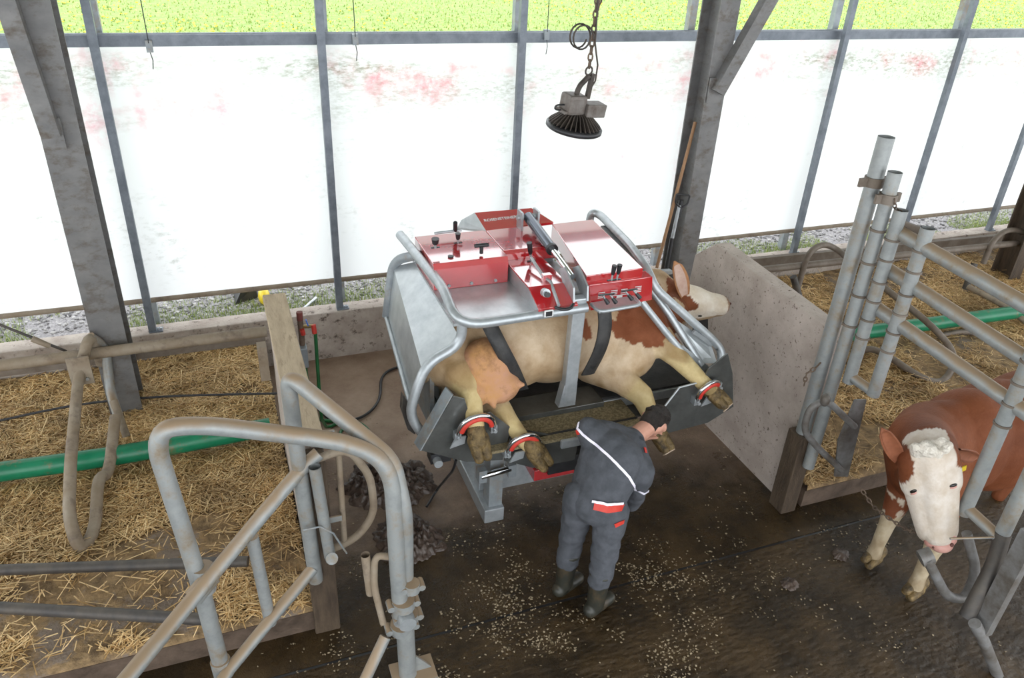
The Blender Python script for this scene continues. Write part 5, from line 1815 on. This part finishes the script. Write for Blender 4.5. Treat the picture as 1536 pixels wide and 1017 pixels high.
for A_, K_ in ((LA, LK), (RA, RK)):
    bt = MB()
    A0 = Vector((A_.x, A_.y, .085))
    bt.chain([(A0.lerp(K_, .72), .076), (A0.lerp(K_, .35), .066), (A0, .060)], 16)
    hl_ = Vector((A_.x, A_.y, .05)) - face * .04
    toe = hl_ + face * .19
    bt.cap(hl_, .05, toe + Vector((0, 0, -.008)), .042, 14)
    bt.cap(hl_ + left * .012, .045, toe + left * .014 + Vector((0, 0, -.008)), .040, 14)
    bme = blob(bt, .009, 4)
    for v in bme.vertices:
        v.co.z = max(v.co.z, .002)
    bo = link_mesh('rubber_boot', bme, pe, 'boot')
    MB().lathe(A0.lerp(K_, .70), K_ - A0, [(0, .079), (.012, .083), (.024, .081), (.026, .06)], 20).build('boot_rim', 'boot', bo)


def ribbon(tree, pix, w, name, matl, parent, off=.006):
    pts, nr = [], []
    dense = []
    for (x0_, y0_), (x1_, y1_) in zip(pix[:-1], pix[1:]):
        k_ = max(2, int(math.hypot(x1_ - x0_, y1_ - y0_) / 3))
        dense += [(x0_ + (x1_ - x0_) * q_ / k_, y0_ + (y1_ - y0_) * q_ / k_) for q_ in range(k_)]
    dense.append(pix[-1])
    for px, py in dense:
        d = (ROT @ Vector((px - CX, py - CY, FOC))).normalized()
        hit, n_, _, _ = tree.ray_cast(CAM, d)
        if hit is None:
            hit, n_, _, _ = tree.find_nearest(P(px, py, y=3.45))
        pts.append(hit)
        nr.append(n_)
    V_, F_ = [], []
    for i, p in enumerate(pts):
        a_, b__ = pts[max(0, i - 1)], pts[min(len(pts) - 1, i + 1)]
        d = (b__ - a_).normalized() if (b__ - a_).length > 1e-6 else Vector((1, 0, 0))
        s_ = d.cross(nr[i]).normalized() * w / 2
        for o_ in (off - .004, off):
            V_ += [p + nr[i] * o_ - s_, p + nr[i] * o_ + s_]
    for i in range(len(pts) - 1):
        k_ = i * 4
        F_ += [(k_ + 2, k_ + 3, k_ + 7, k_ + 6), (k_ + 1, k_, k_ + 4, k_ + 5), (k_, k_ + 2, k_ + 6, k_ + 4), (k_ + 3, k_ + 1, k_ + 5, k_ + 7)]
    return MB().add(V_, F_).build(name, matl, parent)


ribbon(JB, [(869, 634), (867, 643), (875, 652), (900, 672), (925, 695), (943, 715), (954, 735)], .016, 'reflective_stripe', 'stripe', jacket, .008)
ribbon(JB, [(958, 736), (966, 740), (978, 732)], .014, 'reflective_stripe', 'stripe', jacket, .008)
ribbon(JB, [(868, 652), (866, 645)], .03, 'sleeve_accent', 'red_pad', jacket, .005)
pk = ribbon(JB, [(891, 758), (912, 763), (933, 760)], .05, 'pocket_flap', 'red_pad', jacket, .012)
ribbon(JB, [(889, 751), (911, 756), (933, 754)], .016, 'reflective_stripe', 'stripe', jacket, .017)
ribbon(TB, [(922, 788), (935, 782)], .03, 'side_tab', 'red_pad', trousers, .008)
MB().tube([NB + hu_ * .005 + (Vector((math.cos(q_ * .4189), math.sin(q_ * .4189), 0)) - hu_ * Vector((math.cos(q_ * .4189), math.sin(q_ * .4189), 0)).dot(hu_)).normalized() * .086 for q_ in range(15)],
          .024, 10, closed=True).build('collar', 'cloth_dark', jacket)
ribbon(JB, [(966, 672), (968, 680)], .02, 'collar_accent', 'red_pad', jacket, .01)

# ------------------------------------------------------------------ manure and floor litter
def manure_pile(pix, h, label, seed):
    pts = [P(px, py, z=0) for px, py in pix]
    cx_ = sum(p.x for p in pts) / len(pts)
    cy_ = sum(p.y for p in pts) / len(pts)
    n_, m_ = 130, 40
    ang = [math.atan2(p.y - cy_, p.x - cx_) for p in pts]
    rad = [math.hypot(p.x - cx_, p.y - cy_) for p in pts]
    order = sorted(range(len(pts)), key=lambda i: ang[i])
    aa = [ang[i] for i in order]
    rr = [rad[i] for i in order]
    aa = [aa[-1] - 2 * math.pi] + aa + [aa[0] + 2 * math.pi]
    rr = [rr[-1]] + rr + [rr[0]]
    V_, F_ = [(cx_, cy_, h)], []
    for j in range(1, m_ + 1):
        for i in range(n_):
            a_ = -math.pi + 2 * math.pi * i / n_
            R_ = np.interp(a_, aa, rr) * (.92 + .22 * nz(math.cos(a_) * 3, math.sin(a_) * 3, seed) + .10 * nz(math.cos(a_) * 9, math.sin(a_) * 9, seed))
            t_ = j / m_
            x_, y_ = cx_ + R_ * t_ * math.cos(a_), cy_ + R_ * t_ * math.sin(a_)
            z_ = h * (1 - t_ ** 2.5) * (.45 + .8 * abs(nz(x_, y_, seed, 6)) + .9 * abs(nz(x_, y_, seed + 2, 15)) + .5 * nz(x_, y_, seed, 32)) + .001
            if j == m_:
                z_ = -.005
            V_.append((x_, y_, max(z_, .001 if j < m_ else -.005)))
    for i in range(n_):
        F_.append((0, 1 + i, 1 + (i + 1) % n_))
    for j in range(m_ - 1):
        for i in range(n_):
            k_ = (i + 1) % n_
            F_.append((1 + j * n_ + i, 1 + (j + 1) * n_ + i, 1 + (j + 1) * n_ + k_, 1 + j * n_ + k_))
    o_ = MB().add(V_, F_, True).build('manure_pile', 'manure')
    return tag(o_, label, 'manure', 'piles of manure on the floor')


manure_pile([(510, 725), (535, 700), (590, 690), (640, 695), (658, 720), (640, 748), (600, 762), (540, 765), (515, 750)], .13, 'wet dark manure pile right below the crush pivot', 1)
manure_pile([(560, 790), (600, 768), (650, 785), (672, 810), (660, 835), (620, 845), (570, 835)], .10, 'wet dark manure pile between the hoop gates and the crush foot', 2)
manure_pile([(1170, 876), (1180, 866), (1195, 870), (1198, 882), (1182, 886)], .035, 'small dung lump on the wet alley floor', 3)
manure_pile([(1248, 832), (1258, 822), (1272, 826), (1272, 838), (1258, 842)], .03, 'small dung lump near the hoof of the standing cow', 4)


def litter_zone(x, y, g):
    d = math.exp(-((x - 1.9) ** 2 / 1.6 + (y - 3.1) ** 2 / .5)) + .5 * math.exp(-((x - .8) ** 2 / .5 + (y - 3.2) ** 2 / .6)) + .06
    if XL0 - .1 < x < XL1 + .1 and y > YB - .1:
        return False
    if (x < XL1 or x > XR0) and y > YB - .12:
        return False
    return g.random() < d * max(.03, .2 + 1.6 * nz(x, y, 9, 1.7) + nz(x, y, 3, 5))


scatter_stones('floor_litter', 4200, -.4, 4.6, 1.2, 6.0, 0.001, .002, .010, 'debris', 'pale hoof shavings and straw bits scattered on the wet floor', 'litter', .3, litter_zone)
